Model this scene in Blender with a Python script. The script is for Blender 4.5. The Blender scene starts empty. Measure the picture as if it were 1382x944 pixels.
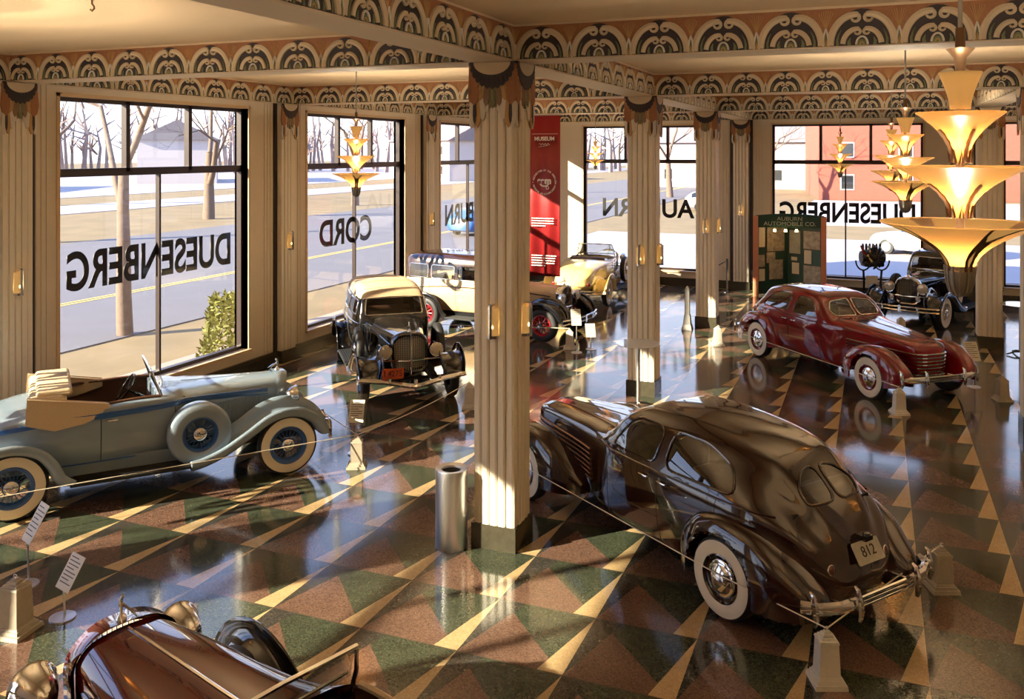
import bpy, math, random
import numpy as np
from mathutils import Vector, Matrix
from mathutils.bvhtree import BVHTree

random.seed(7)
R = math.radians
PI = math.pi
sc = bpy.context.scene
C = sc.collection

# ---------------------------------------------------------------- camera
cam = bpy.data.cameras.new('camera')
cam.sensor_width = 36.0
cam.lens = 36.0 * 1200.0 / 1382.0
cam.shift_y = -268.0 / 1382.0
cam.clip_start = 0.05
cam.clip_end = 900
camo = bpy.data.objects.new('camera', cam)
C.objects.link(camo)
camo.location = (0, 0, 4.1)
camo.rotation_euler = (R(90), 0, R(22.17))
sc.camera = camo

# ---------------------------------------------------------------- light
sc.view_settings.view_transform = 'Standard'
sc.view_settings.look = 'None'
sc.view_settings.gamma = 1.0
sc.view_settings.use_curve_mapping = False
sc.view_settings.exposure = 1.40
sc.cycles.max_bounces = 10
sc.cycles.diffuse_bounces = 5
sc.cycles.glossy_bounces = 5
sc.cycles.transmission_bounces = 8
sc.cycles.transparent_max_bounces = 16
sc.cycles.sample_clamp_indirect = 6.0
sc.cycles.caustics_reflective = False
sc.cycles.caustics_refractive = False

SUN_W = 10.0
SKY_W = 1.05
LAMP_W = 330.0
GLOW = 1.0
world = bpy.data.worlds.new('sky')
sc.world = world
world.use_nodes = True
wn = world.node_tree.nodes
wl = world.node_tree.links
wn.clear()
wo = wn.new('ShaderNodeOutputWorld')
bg = wn.new('ShaderNodeBackground')
tc = wn.new('ShaderNodeTexCoord')
sx = wn.new('ShaderNodeSeparateXYZ')
cr = wn.new('ShaderNodeValToRGB')
cr.color_ramp.elements[0].position = 0.0
cr.color_ramp.elements[0].color = (0.86, 0.86, 0.93, 1)
cr.color_ramp.elements[1].position = 0.55
cr.color_ramp.elements[1].color = (0.30, 0.46, 0.95, 1)
e = cr.color_ramp.elements.new(0.14)
e.color = (0.74, 0.80, 0.98, 1)
wl.new(tc.outputs['Generated'], sx.inputs[0])
wl.new(sx.outputs['Z'], cr.inputs[0])
wl.new(cr.outputs[0], bg.inputs[0])
wl.new(bg.outputs[0], wo.inputs[0])
bg.inputs[1].default_value = SKY_W

sund = bpy.data.lights.new('sun', 'SUN')
sund.energy = SUN_W
sund.color = (1.0, 0.86, 0.62)
sund.angle = R(0.6)
suno = bpy.data.objects.new('sun', sund)
C.objects.link(suno)
suno.location = (-30, -20, 20)
suno.rotation_euler = Vector((1.0, 1.05, -0.56)).to_track_quat('-Z', 'Y').to_euler()


# ---------------------------------------------------------------- materials
def nd(nt, kind, **kw):
    n = nt.nodes.new(kind)
    for k, v in kw.items():
        if k in n.inputs:
            n.inputs[k].default_value = v
        else:
            setattr(n, k, v)
    return n


def mat(name, col, rough=0.5, metal=0.0, coat=0.0, noise=0.0, nscale=20.0, bump=0.0, emis=None, es=0.0, spec=0.5):
    m = bpy.data.materials.new(name)
    m.use_nodes = True
    nt = m.node_tree
    b = nt.nodes['Principled BSDF']
    b.inputs['Base Color'].default_value = (*col, 1)
    b.inputs['Roughness'].default_value = rough
    b.inputs['Metallic'].default_value = metal
    b.inputs['Coat Weight'].default_value = coat
    b.inputs['Coat Roughness'].default_value = 0.03
    b.inputs['Specular IOR Level'].default_value = spec
    if emis:
        b.inputs['Emission Color'].default_value = (*emis, 1)
        b.inputs['Emission Strength'].default_value = es
    if noise or bump:
        t = nt.nodes.new('ShaderNodeTexCoord')
        nz = nt.nodes.new('ShaderNodeTexNoise')
        nz.inputs['Scale'].default_value = nscale
        nz.inputs['Detail'].default_value = 4
        nt.links.new(t.outputs['Object'], nz.inputs['Vector'])
        if noise:
            mx = nt.nodes.new('ShaderNodeMix')
            mx.data_type = 'RGBA'
            mx.inputs['A'].default_value = (*[max(0, c * (1 - noise)) for c in col], 1)
            mx.inputs['B'].default_value = (*[min(1, c * (1 + noise)) for c in col], 1)
            nt.links.new(nz.outputs[0], mx.inputs['Factor'])
            nt.links.new(mx.outputs['Result'], b.inputs['Base Color'])
        if bump:
            bp = nt.nodes.new('ShaderNodeBump')
            bp.inputs['Strength'].default_value = bump
            bp.inputs['Distance'].default_value = 0.02
            nt.links.new(nz.outputs[0], bp.inputs['Height'])
            nt.links.new(bp.outputs[0], b.inputs['Normal'])
    return m


def glass_mat(name, tint, refl=0.08, rough=0.0):
    m = bpy.data.materials.new(name)
    m.use_nodes = True
    nt = m.node_tree
    nt.nodes.clear()
    o = nt.nodes.new('ShaderNodeOutputMaterial')
    tr = nd(nt, 'ShaderNodeBsdfTransparent', Color=(*tint, 1))
    gl = nd(nt, 'ShaderNodeBsdfGlossy', Roughness=rough)
    lw = nd(nt, 'ShaderNodeLayerWeight', Blend=0.25)
    mp = nd(nt, 'ShaderNodeMapRange')
    mp.inputs['To Min'].default_value = refl * 0.5
    mp.inputs['To Max'].default_value = min(1, refl * 6)
    mx = nt.nodes.new('ShaderNodeMixShader')
    nt.links.new(lw.outputs['Facing'], mp.inputs['Value'])
    nt.links.new(mp.outputs[0], mx.inputs[0])
    nt.links.new(tr.outputs[0], mx.inputs[1])
    nt.links.new(gl.outputs[0], mx.inputs[2])
    nt.links.new(mx.outputs[0], o.inputs[0])
    return m


class NE:
    """tiny node-expression builder"""
    def __init__(s, nt):
        s.nt = nt

    def m(s, op, a, b=None, c=None):
        n = s.nt.nodes.new('ShaderNodeMath')
        n.operation = op
        for i, v in enumerate((a, b, c)):
            if v is None:
                continue
            if isinstance(v, (int, float)):
                n.inputs[i].default_value = v
            else:
                s.nt.links.new(v, n.inputs[i])
        return n.outputs[0]

    def mix(s, f, a, b):
        n = s.nt.nodes.new('ShaderNodeMix')
        n.data_type = 'RGBA'
        for k, v in (('Factor', f), ('A', a), ('B', b)):
            if isinstance(v, tuple):
                n.inputs[k].default_value = (*v, 1)
            elif isinstance(v, (int, float)):
                n.inputs[k].default_value = v
            else:
                s.nt.links.new(v, n.inputs[k])
        return n.outputs['Result']


def floor_material():
    m = bpy.data.materials.new('terrazzo')
    m.use_nodes = True
    nt = m.node_tree
    b = nt.nodes['Principled BSDF']
    E = NE(nt)
    t = nt.nodes.new('ShaderNodeTexCoord')
    s = nt.nodes.new('ShaderNodeSeparateXYZ')
    nt.links.new(t.outputs['Object'], s.inputs[0])
    x, y = s.outputs[0], s.outputs[1]
    xr = E.m('ADD', x, 2.26)
    left = E.m('LESS_THAN', xr, 0.0)
    per = E.m('ADD', 0.885, E.m('MULTIPLY', left, 0.027))
    u = E.m('FRACT', E.m('DIVIDE', xr, per))
    vv = E.m('DIVIDE', E.m('SUBTRACT', y, 7.5), 0.918)
    v = E.m('FRACT', vv)
    # triangles of one tile
    l1 = E.m('MULTIPLY', u, 3.62)
    l2 = E.m('MULTIPLY', E.m('SUBTRACT', 1.0, u), 1.03)
    red = E.m('MULTIPLY', E.m('LESS_THAN', v, l1), E.m('LESS_THAN', v, l2))
    char = E.m('GREATER_THAN', v, l1)
    cream = E.m('GREATER_THAN', u, E.m('SUBTRACT', 1.0, E.m('MULTIPLY', E.m('SUBTRACT', 1.0, v), 0.235)))
    # stone chips
    nz = nd(nt, 'ShaderNodeTexVoronoi', Scale=95.0)
    nt.links.new(t.outputs['Object'], nz.inputs['Vector'])
    n2 = nd(nt, 'ShaderNodeTexNoise', Scale=3.0, Detail=5.0)
    nt.links.new(t.outputs['Object'], n2.inputs['Vector'])
    chip = nt.nodes.new('ShaderNodeSeparateColor')
    nt.links.new(nz.outputs['Color'], chip.inputs[0])
    cf = chip.outputs[0]
    green = E.mix(cf, (0.022, 0.029, 0.019), (0.078, 0.090, 0.056))
    redc = E.mix(cf, (0.088, 0.050, 0.036), (0.19, 0.110, 0.078))
    chc = E.mix(cf, (0.020, 0.020, 0.018), (0.080, 0.072, 0.060))
    crc = E.mix(cf, (0.42, 0.29, 0.14), (0.56, 0.41, 0.22))
    c = E.mix(red, green, redc)
    c = E.mix(char, c, chc)
    c = E.mix(cream, c, crc)
    # thin divider strips on the row lines
    ln = E.m('LESS_THAN', E.m('ABSOLUTE', E.m('SUBTRACT', v, 0.5)), 0.494)
    c = E.mix(ln, (0.10, 0.07, 0.045), c)
    sh = E.m('ADD', 0.85, E.m('MULTIPLY', n2.outputs[0], 0.3))
    hs = nt.nodes.new('ShaderNodeHueSaturation')
    nt.links.new(sh, hs.inputs['Value'])
    nt.links.new(c, hs.inputs['Color'])
    nt.links.new(hs.outputs[0], b.inputs['Base Color'])
    n3 = nd(nt, 'ShaderNodeTexNoise', Scale=1.3, Detail=6.0)
    nt.links.new(t.outputs['Object'], n3.inputs['Vector'])
    nt.links.new(E.m('ADD', 0.05, E.m('MULTIPLY', n3.outputs[0], 0.10)), b.inputs['Roughness'])
    b.inputs['Specular IOR Level'].default_value = 0.95
    bp = nd(nt, 'ShaderNodeBump', Strength=0.05, Distance=0.02)
    n4 = nd(nt, 'ShaderNodeTexNoise', Scale=2.2, Detail=2.0)
    nt.links.new(t.outputs['Object'], n4.inputs['Vector'])
    nt.links.new(n4.outputs[0], bp.inputs['Height'])
    nt.links.new(bp.outputs[0], b.inputs['Normal'])
    return m


def shade_material():
    """amber alabaster glass of the chandeliers: lit by the bulbs inside"""
    m = bpy.data.materials.new('amber_glass')
    m.use_nodes = True
    nt = m.node_tree
    nt.nodes.clear()
    o = nt.nodes.new('ShaderNodeOutputMaterial')
    tl = nd(nt, 'ShaderNodeBsdfTranslucent', Color=(0.060, 0.0215, 0.0036, 1))
    df = nd(nt, 'ShaderNodeBsdfPrincipled')
    df.inputs['Base Color'].default_value = (0.11, 0.048, 0.010, 1)
    df.inputs['Roughness'].default_value = 0.25
    em = nd(nt, 'ShaderNodeEmission', Color=(1.0, 0.50, 0.13, 1), Strength=0.16 * GLOW)
    m1 = nd(nt, 'ShaderNodeMixShader', Fac=0.35)
    ad = nt.nodes.new('ShaderNodeAddShader')
    nt.links.new(tl.outputs[0], m1.inputs[1])
    nt.links.new(df.outputs[0], m1.inputs[2])
    nt.links.new(m1.outputs[0], ad.inputs[0])
    nt.links.new(em.outputs[0], ad.inputs[1])
    nt.links.new(ad.outputs[0], o.inputs[0])
    return m


M = {
    'floor': floor_material(),
    'wall': mat('ivory_wall', (0.68, 0.60, 0.47), 0.6, noise=0.05, nscale=3),
    'column': mat('ivory_column', (0.80, 0.74, 0.62), 0.45, noise=0.04, nscale=4),
    'ceiling': mat('ceiling_paint', (0.72, 0.54, 0.33), 0.7, noise=0.05, nscale=1.5),
    'soffit': mat('soffit_paint', (0.66, 0.52, 0.34), 0.6),
    'base': mat('black_base', (0.05, 0.045, 0.03), 0.2, noise=0.4, nscale=15),
    'frame': mat('dark_frame', (0.028, 0.014, 0.012), 0.35),
    'reveal': mat('reveal', (0.62, 0.45, 0.26), 0.5),
    'tan': mat('frieze_tan', (0.62, 0.50, 0.33), 0.6),
    'dark': mat('frieze_dark', (0.035, 0.024, 0.025), 0.6),
    'orange': mat('frieze_orange', (0.34, 0.145, 0.06), 0.6, noise=0.25, nscale=30),
    'green': mat('frieze_green', (0.17, 0.19, 0.09), 0.6),
    'white': mat('frieze_white', (0.72, 0.68, 0.60), 0.6),
    'gold': mat('frieze_gold', (0.50, 0.31, 0.12), 0.6),
    'brown': mat('frieze_brown', (0.26, 0.17, 0.10), 0.6),
    'chrome': mat('chrome', (0.78, 0.78, 0.78), 0.08, metal=1.0),
    'steel': mat('brushed_steel', (0.72, 0.72, 0.72), 0.36, metal=1.0),
    'black': mat('black_enamel', (0.008, 0.008, 0.009), 0.12, coat=1.0),
    'rubber': mat('tyre_rubber', (0.016, 0.016, 0.017), 0.55),
    'whitewall': mat('whitewall_rubber', (0.80, 0.74, 0.60), 0.5),
    'under': mat('undercarriage', (0.01, 0.01, 0.01), 0.7),
    'bronze': mat('dark_bronze', (0.16, 0.09, 0.045), 0.35, metal=0.8),
    'pewter': mat('pewter', (0.34, 0.33, 0.31), 0.35, metal=0.7),
    'stone': mat('stanchion_stone', (0.42, 0.37, 0.29), 0.55, noise=0.15, nscale=25),
    'stone_pale': mat('stanchion_pale', (0.62, 0.60, 0.54), 0.5, noise=0.1, nscale=25),
    'rope': mat('rope', (0.80, 0.74, 0.60), 0.7),
    'red_cloth': mat('red_banner', (0.25, 0.009, 0.011), 0.5),
    'white_ink': mat('white_ink', (0.85, 0.80, 0.74), 0.6),
    'black_ink': mat('black_lettering', (0.018, 0.014, 0.014), 0.5),
    'paper': mat('paper', (0.72, 0.68, 0.58), 0.6, noise=0.12, nscale=60),
    'photo': mat('photo_print', (0.36, 0.33, 0.28), 0.4, noise=0.9, nscale=9),
    'board': mat('green_board', (0.012, 0.055, 0.042), 0.5),
    'copper': mat('copper_post', (0.62, 0.24, 0.13), 0.4),
    'leather': mat('brown_leather', (0.10, 0.045, 0.025), 0.4, bump=0.2, nscale=40),
    'canvas': mat('tan_canvas', (0.60, 0.47, 0.30), 0.8, bump=0.25, nscale=60, noise=0.08),
    'lens': mat('lamp_lens', (0.62, 0.55, 0.42), 0.12, metal=0.45, coat=1.0),
    'taillens': mat('tail_lens', (0.45, 0.01, 0.01), 0.15, coat=1.0),
    'winglass': glass_mat('window_glass', (0.86, 0.88, 0.88), 0.035),
    'carglass': glass_mat('car_glass', (0.60, 0.62, 0.62), 0.12),
    'acrylic': glass_mat('clear_acrylic', (0.88, 0.90, 0.90), 0.16),
    'darkglass': mat('dark_glass', (0.02, 0.022, 0.024), 0.03, coat=1.0),
    'shade': shade_material(),
    'bulb': mat('bulb', (1, 0.8, 0.5), 0.5, emis=(1.0, 0.62, 0.22), es=5.0),
    'sglass': mat('sconce_glass', (0.8, 0.6, 0.3), 0.3, emis=(1.0, 0.55, 0.16), es=0.10),
    'lawn': mat('winter_lawn', (0.21, 0.15, 0.07), 0.9, noise=0.35, nscale=0.6),
    'road': mat('asphalt', (0.14, 0.13, 0.135), 0.85, noise=0.12, nscale=0.8),
    'concrete': mat('concrete_walk', (0.33, 0.26, 0.20), 0.85, noise=0.1, nscale=1.0),
    'snow': mat('pale_lot', (0.34, 0.31, 0.31), 0.8, noise=0.08, nscale=0.3),
    'yellow': mat('road_yellow', (0.70, 0.48, 0.10), 0.7),
    'bark': mat('bark', (0.17, 0.12, 0.09), 0.9, noise=0.3, nscale=8, bump=0.5),
    'brick': mat('far_brick', (0.30, 0.085, 0.06), 0.9, noise=0.15, nscale=2),
    'siding': mat('white_siding', (0.50, 0.46, 0.45), 0.8),
    'roof': mat('grey_roof', (0.20, 0.18, 0.19), 0.9),
    'bush': mat('evergreen_bush', (0.18, 0.18, 0.045), 0.9, noise=0.5, nscale=14),
    'twig': mat('far_twigs', (0.27, 0.21, 0.20), 0.95, noise=0.3, nscale=2),
}


# ---------------------------------------------------------------- mesh builder
def frame_mat(origin, xa, ya):
    xa = Vector(xa).normalized()
    ya = Vector(ya).normalized()
    za = xa.cross(ya)
    m = Matrix((xa, ya, za)).transposed().to_4x4()
    m.translation = Vector(origin)
    return m


class MB:
    def __init__(s):
        s.v, s.f, s.mi = [], [], []

    def add(s, vs, fs, mi=0, X=None):
        o = len(s.v)
        if X is not None:
            vs = [X @ Vector(p) for p in vs]
        s.v.extend([tuple(p) for p in vs])
        for f in fs:
            s.f.append(tuple(i + o for i in f))
            s.mi.append(mi)
        return s

    def box(s, x0, x1, y0, y1, z0, z1, mi=0, X=None):
        v = [(x, y, z) for z in (z0, z1) for y in (y0, y1) for x in (x0, x1)]
        f = [(0, 2, 3, 1), (4, 5, 7, 6), (0, 1, 5, 4), (2, 6, 7, 3), (0, 4, 6, 2), (1, 3, 7, 5)]
        return s.add(v, f, mi, X)

    def taper(s, a, b, z0, z1, mi=0, X=None):
        """frustum: a=(hx,hy) at z0, b at z1"""
        v = [(-a[0], -a[1], z0), (a[0], -a[1], z0), (a[0], a[1], z0), (-a[0], a[1], z0),
             (-b[0], -b[1], z1), (b[0], -b[1], z1), (b[0], b[1], z1), (-b[0], b[1], z1)]
        f = [(3, 2, 1, 0), (4, 5, 6, 7), (0, 1, 5, 4), (1, 2, 6, 5), (2, 3, 7, 6), (3, 0, 4, 7)]
        return s.add(v, f, mi, X)

    def tube(s, pts, r, n=8, closed=False, mi=0, X=None, flat=1.0):
        pts = [Vector(p) for p in pts]
        N = len(pts)
        rs = r if isinstance(r, (list, tuple)) else [r] * N
        T = []
        for i in range(N):
            a = pts[(i - 1) % N] if (closed or i > 0) else pts[i]
            b = pts[(i + 1) % N] if (closed or i < N - 1) else pts[i]
            d = (b - a)
            T.append(d.normalized() if d.length > 1e-9 else Vector((0, 0, 1)))
        up = Vector((0, 0, 1)) if abs(T[0].z) < 0.9 else Vector((1, 0, 0))
        nrm = (up - T[0] * up.dot(T[0])).normalized()
        vs = []
        for i in range(N):
            nrm = (nrm - T[i] * nrm.dot(T[i]))
            nrm = nrm.normalized() if nrm.length > 1e-6 else T[i].orthogonal().normalized()
            bi = T[i].cross(nrm)
            for k in range(n):
                a = 2 * PI * k / n
                vs.append(pts[i] + (nrm * math.cos(a) * flat + bi * math.sin(a)) * rs[i])
        fs = []
        for i in range(N if closed else N - 1):
            j = (i + 1) % N
            for k in range(n):
                l = (k + 1) % n
                fs.append((i * n + k, i * n + l, j * n + l, j * n + k))
        if not closed:
            fs.append(tuple(reversed(range(n))))
            fs.append(tuple((N - 1) * n + k for k in range(n)))
        return s.add(vs, fs, mi, X)

    def lathe(s, prof, n=32, mi=0, X=None, a0=0.0, a1=2 * PI):
        full = abs(a1 - a0 - 2 * PI) < 1e-6
        m = n if full else n + 1
        vs = []
        for (r, z) in prof:
            for k in range(m):
                a = a0 + (a1 - a0) * k / n
                vs.append((r * math.cos(a), r * math.sin(a), z))
        fs = []
        for i in range(len(prof) - 1):
            for k in range(n):
                l = (k + 1) % m
                fs.append((i * m + k, i * m + l, (i + 1) * m + l, (i + 1) * m + k))
        return s.add(vs, fs, mi, X)

    def prism(s, poly, d, mi=0, X=None, z0=0.0):
        """poly in local xy, from z0 to z0+d"""
        n = len(poly)
        vs = [(x, y, z0) for x, y in poly] + [(x, y, z0 + d) for x, y in poly]
        fs = [tuple(range(n, 2 * n)), tuple(reversed(range(n)))]
        for i in range(n):
            j = (i + 1) % n
            fs.append((i, j, n + j, n + i))
        return s.add(vs, fs, mi, X)

    def ribbon(s, path, w, d, mi=0, X=None, z0=0.0):
        """flat raised band along a 2-D path; w width or list; slightly peaked"""
        N = len(path)
        ws = w if isinstance(w, (list, tuple)) else [w] * N
        vs = []
        for i in range(N):
            a = path[max(i - 1, 0)]
            b = path[min(i + 1, N - 1)]
            dx, dy = b[0] - a[0], b[1] - a[1]
            L = math.hypot(dx, dy) or 1
            nx, ny = -dy / L, dx / L
            h = ws[i] / 2
            x, y = path[i]
            vs += [(x - nx * h, y - ny * h, z0), (x - nx * h * .8, y - ny * h * .8, z0 + d * .75), (x, y, z0 + d),
                   (x + nx * h * .8, y + ny * h * .8, z0 + d * .75), (x + nx * h, y + ny * h, z0)]
        fs = []
        for i in range(N - 1):
            for k in range(4):
                fs.append((i * 5 + k, i * 5 + 5 + k, i * 5 + 6 + k, i * 5 + 1 + k))
        return s.add(vs, fs, mi, X)

    def build(s, name, mats, parent=None, smooth=False, ang=35, loc=None, rot=None):
        me = bpy.data.meshes.new(name)
        me.from_pydata(s.v, [], s.f)
        if not isinstance(mats, (list, tuple)):
            mats = [mats]
        for m in mats:
            me.materials.append(M[m] if isinstance(m, str) else m)
        if len(mats) > 1:
            me.polygons.foreach_set('material_index', s.mi)
        if smooth:
            me.polygons.foreach_set('use_smooth', [True] * len(me.polygons))
            me.set_sharp_from_angle(angle=R(ang))
        me.update()
        o = bpy.data.objects.new(name, me)
        C.objects.link(o)
        if parent:
            o.parent = parent
        if loc:
            o.location = loc
        if rot:
            o.rotation_euler = rot
        return o


def thing(name, label, cat, loc=(0, 0, 0), rz=0.0, group=None):
    o = bpy.data.objects.new(name, None)
    o.empty_display_size = 0.1
    C.objects.link(o)
    o.location = loc
    o.rotation_euler = (0, 0, rz)
    o['label'] = label
    o['category'] = cat
    if group:
        o['group'] = group
    return o


def tag(o, label, cat, group=None):
    o['label'] = label
    o['category'] = cat
    if group:
        o['group'] = group
    return o


def struct(o, label=None):
    o['kind'] = 'structure'
    if label:
        o['label'] = label
    return o


def dup(o, parent=None, loc=None, rot=None, label=None, group=None):
    c = o.copy()
    C.objects.link(c)
    c.parent = parent
    if loc is not None:
        c.location = loc
    if rot is not None:
        c.rotation_euler = rot
    if label:
        c['label'] = label
    if group:
        c['group'] = group
    for ch in list(o.children):
        dup(ch, c)
    return c


def text_mesh(parent, name, body, size, ext, material, X, align='CENTER', bold=0.0, sx=1.0):
    cu = bpy.data.curves.new(name, 'FONT')
    cu.body = body
    cu.size = size
    cu.extrude = ext
    cu.offset = bold
    cu.align_x = align
    cu.align_y = 'CENTER'
    t = bpy.data.objects.new(name + '_tmp', cu)
    C.objects.link(t)
    dg = bpy.context.evaluated_depsgraph_get()
    me = bpy.data.meshes.new_from_object(t.evaluated_get(dg))
    bpy.data.objects.remove(t)
    bpy.data.curves.remove(cu)
    me.transform(X @ Matrix.Diagonal((sx, 1, 1, 1)))
    me.materials.clear()
    me.materials.append(M[material])
    o = bpy.data.objects.new(name, me)
    C.objects.link(o)
    o.parent = parent
    return o


def rbox(mb, cx, cy, cz, hx, hy, hz, r=0.03, mi=0, X=None, n=3):
    """box with rounded vertical+top edges (superellipsoid-ish stacked rings)"""
    rings = []
    hs = [(-hz, 0.0)]
    for k in range(n + 1):
        a = PI / 2 * k / n
        hs.append((-hz + r - r * math.cos(a), r * math.sin(a)))
    for k in range(n + 1):
        a = PI / 2 * k / n
        hs.append((hz - r + r * math.sin(a), r * math.cos(a)))
    hs = hs[1:]
    vs, m = [], 4 * (n + 1)
    for (z, q) in hs:
        ins = r - q
        for (sx_, sy_, a0) in ((1, 1, 0), (-1, 1, PI / 2), (-1, -1, PI), (1, -1, 3 * PI / 2)):
            for k in range(n + 1):
                a = a0 + PI / 2 * k / n
                vs.append((cx + sx_ * (hx - r) + q * math.cos(a), cy + sy_ * (hy - r) + q * math.sin(a), cz + z))
    fs = []
    for i in range(len(hs) - 1):
        for k in range(m):
            l = (k + 1) % m
            fs.append((i * m + k, i * m + l, (i + 1) * m + l, (i + 1) * m + k))
    fs.append(tuple(reversed(range(m))))
    fs.append(tuple((len(hs) - 1) * m + k for k in range(m)))
    return mb.add(vs, fs, mi, X)

# ================================================================ ROOM
XL, XR, YB, YF = -10.7, 8.4, -4.0, 27.0
ZS, ZC = 5.02, 5.39       # beam soffit, ceiling
ZSILL, ZMID, ZTOP = 0.45, 3.78, 4.88
GZ = -0.30                # ground outside

struct(MB().box(XL - .3, XR + .3, YB - .3, YF + .3, -0.25, 0).build('floor', 'floor'))
struct(MB().box(XL - .3, XR + .3, YB - .3, YF + .3, ZC, ZC + .3).build('ceiling', 'ceiling'))
struct(MB().box(XR, XR + .3, YB - .3, YF + .3, 0, ZC).build('wall_right', 'wall'))
struct(MB().box(XL - .3, XR + .3, YB - .3, YB, 0, ZC).build('wall_back', 'wall'))

LW = [(-2.95, 1.15), (3.1, 7.2), (9.25, 13.35), (15.19, 19.25), (21.2, 25.3)]     # left windows (Y)
FW = [(-8.55, -4.55), (-2.77, 1.25), (3.21, 7.25)]                                # far windows (X)


def wall_with_holes(holes, a0, a1, place):
    mb = MB()
    cuts = [a0]
    for h in holes:
        cuts += list(h)
    cuts.append(a1)
    for i in range(0, len(cuts), 2):
        place(mb, cuts[i], cuts[i + 1], 0, ZC)
    for h in holes:
        place(mb, h[0], h[1], 0, ZSILL - .05)
        place(mb, h[0], h[1], ZTOP + .05, ZC)
    return mb


wlm = wall_with_holes(LW, YB - .3, YF + .3, lambda mb, a, b, z0, z1: mb.box(XL - .3, XL, a, b, z0, z1))
struct(wlm.build('wall_left', 'wall'))
wfm = wall_with_holes(FW, XL - .3, XR + .3, lambda mb, a, b, z0, z1: mb.box(a, b, YF, YF + .3, z0, z1))
struct(wfm.build('wall_far', 'wall'))
struct(MB().box(XL, XL + .05, YB, YF, 0, .24).box(XL + .05, XL + .07, YB, YF, 0, .16).build('baseboard_left', 'base'))
struct(MB().box(XL, XR, YF - .05, YF, 0, .24).box(XL, XR, YF - .07, YF - .05, 0, .16).build('baseboard_far', 'base'))


def window(n, a, b, X, words, upper, lower, lx=0.5, lsx=1.0):
    """X maps local (x along wall, y up, z into room) ; a..b the opening"""
    w = b - a
    f = MB()
    D = -.16                                    # frame plane behind the wall face
    t = .06
    for (x0, x1, z0, z1) in ((0, t, ZSILL, ZTOP), (w - t, w, ZSILL, ZTOP), (0, w, ZTOP - t, ZTOP), (0, w, ZSILL, ZSILL + t),
                             (0, w, ZMID - .06, ZMID + .06)):
        f.box(x0, x1, z0, z1, D - .05, D + .05, X=X)
    for i in range(1, upper):
        f.box(w * i / upper - .04, w * i / upper + .04, ZMID, ZTOP, D - .05, D + .05, X=X)
    for i in range(1, lower):
        f.box(w * i / lower - .02, w * i / lower + .02, ZSILL, ZMID, D - .04, D + .04, X=X)
    o = struct(f.build('window_%d' % n, 'frame'))
    rv = MB()
    rv.box(-.05, 0, ZSILL - .05, ZTOP + .05, -.3, .02, X=X).box(w, w + .05, ZSILL - .05, ZTOP + .05, -.3, .02, X=X)
    rv.box(-.05, w + .05, ZTOP, ZTOP + .05, -.3, .02, X=X).box(-.05, w + .05, ZSILL - .05, ZSILL, -.3, .06, X=X)
    rv.build('window_reveal', 'reveal', o)
    MB().add([(0, ZSILL, D), (w, ZSILL, D), (w, ZTOP, D), (0, ZTOP, D)], [(0, 1, 2, 3)], X=X).build('window_pane', 'winglass', o)
    if words:
        T = X @ Matrix.Translation((w * lx, 2.30, D - .012)) @ Matrix.Rotation(PI, 4, 'Y')
        text_mesh(o, 'window_lettering', words, .78, .004, 'black_ink', T, bold=.020, sx=lsx * .97)
    return o


for i, ((a, b), wd) in enumerate(zip(LW, ['CORD', 'AUBURN', 'DUESENBERG', 'CORD', 'AUBURN'])):
    # local x runs along +Y, local z points to +X (into the room)
    X = Matrix(((0, 0, 1, XL), (1, 0, 0, a), (0, 1, 0, 0), (0, 0, 0, 1)))
    window(i + 1, a, b, X, wd, 3, 2, .5 if wd != 'CORD' else .43, {'CORD': .98, 'AUBURN': .95, 'DUESENBERG': .78}[wd])
for i, ((a, b), wd) in enumerate(zip(FW, ['AUBURN', 'DUESENBERG', 'CORD'])):
    # local x runs along +X, local z points to -Y (into the room)
    X = Matrix(((1, 0, 0, a), (0, 0, -1, YF), (0, 1, 0, 0), (0, 0, 0, 1)))
    window(i + 6, a, b, X, wd, 3, 2, .5, {'CORD': .98, 'AUBURN': .95, 'DUESENBERG': .80}[wd])


# ---- fluting and ornament
def fluted(w, n=5, g=.012, d=.014):
    """profile across a face from x=0 to w, y outward"""
    p = []
    s = w / n
    for i in range(n):
        h = .012 if 0 < i < n - 1 else 0
        a = i * s
        p += [(a + g / 2, -d + h * .0), (a + g / 2, h), (a + s * .72, h + .006), (a + s - g / 2, h - .004), (a + s - g / 2, -d)]
    return p


def column_shaft(w, z0, z1):
    q = []
    f = fluted(w)
    for k in range(4):
        a = PI / 2 * k
        for (x, y) in f:
            px, py = x - w / 2, -w / 2 - y
            q.append((px * math.cos(a) - py * math.sin(a), px * math.sin(a) + py * math.cos(a)))
    return MB().prism(q, z1 - z0, z0=z0)


def leaf(base, tip, w, k=.62):
    bx, by = base
    tx, ty = tip
    dx, dy = tx - bx, ty - by
    L = math.hypot(dx, dy)
    nx, ny = -dy / L, dx / L
    out = []
    prof = [(0, .45), (.3, .75), (k, 1.0), (.88, .72), (1, 0)]
    for t, q in prof:
        out.append((bx + dx * t + nx * w / 2 * q, by + dy * t + ny * w / 2 * q))
    for t, q in reversed(prof[:-1]):
        out.append((bx + dx * t - nx * w / 2 * q, by + dy * t - ny * w / 2 * q))
    return out


SWAG = ['tan', 'dark', 'orange', 'green', 'white', 'gold', 'brown']


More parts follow.
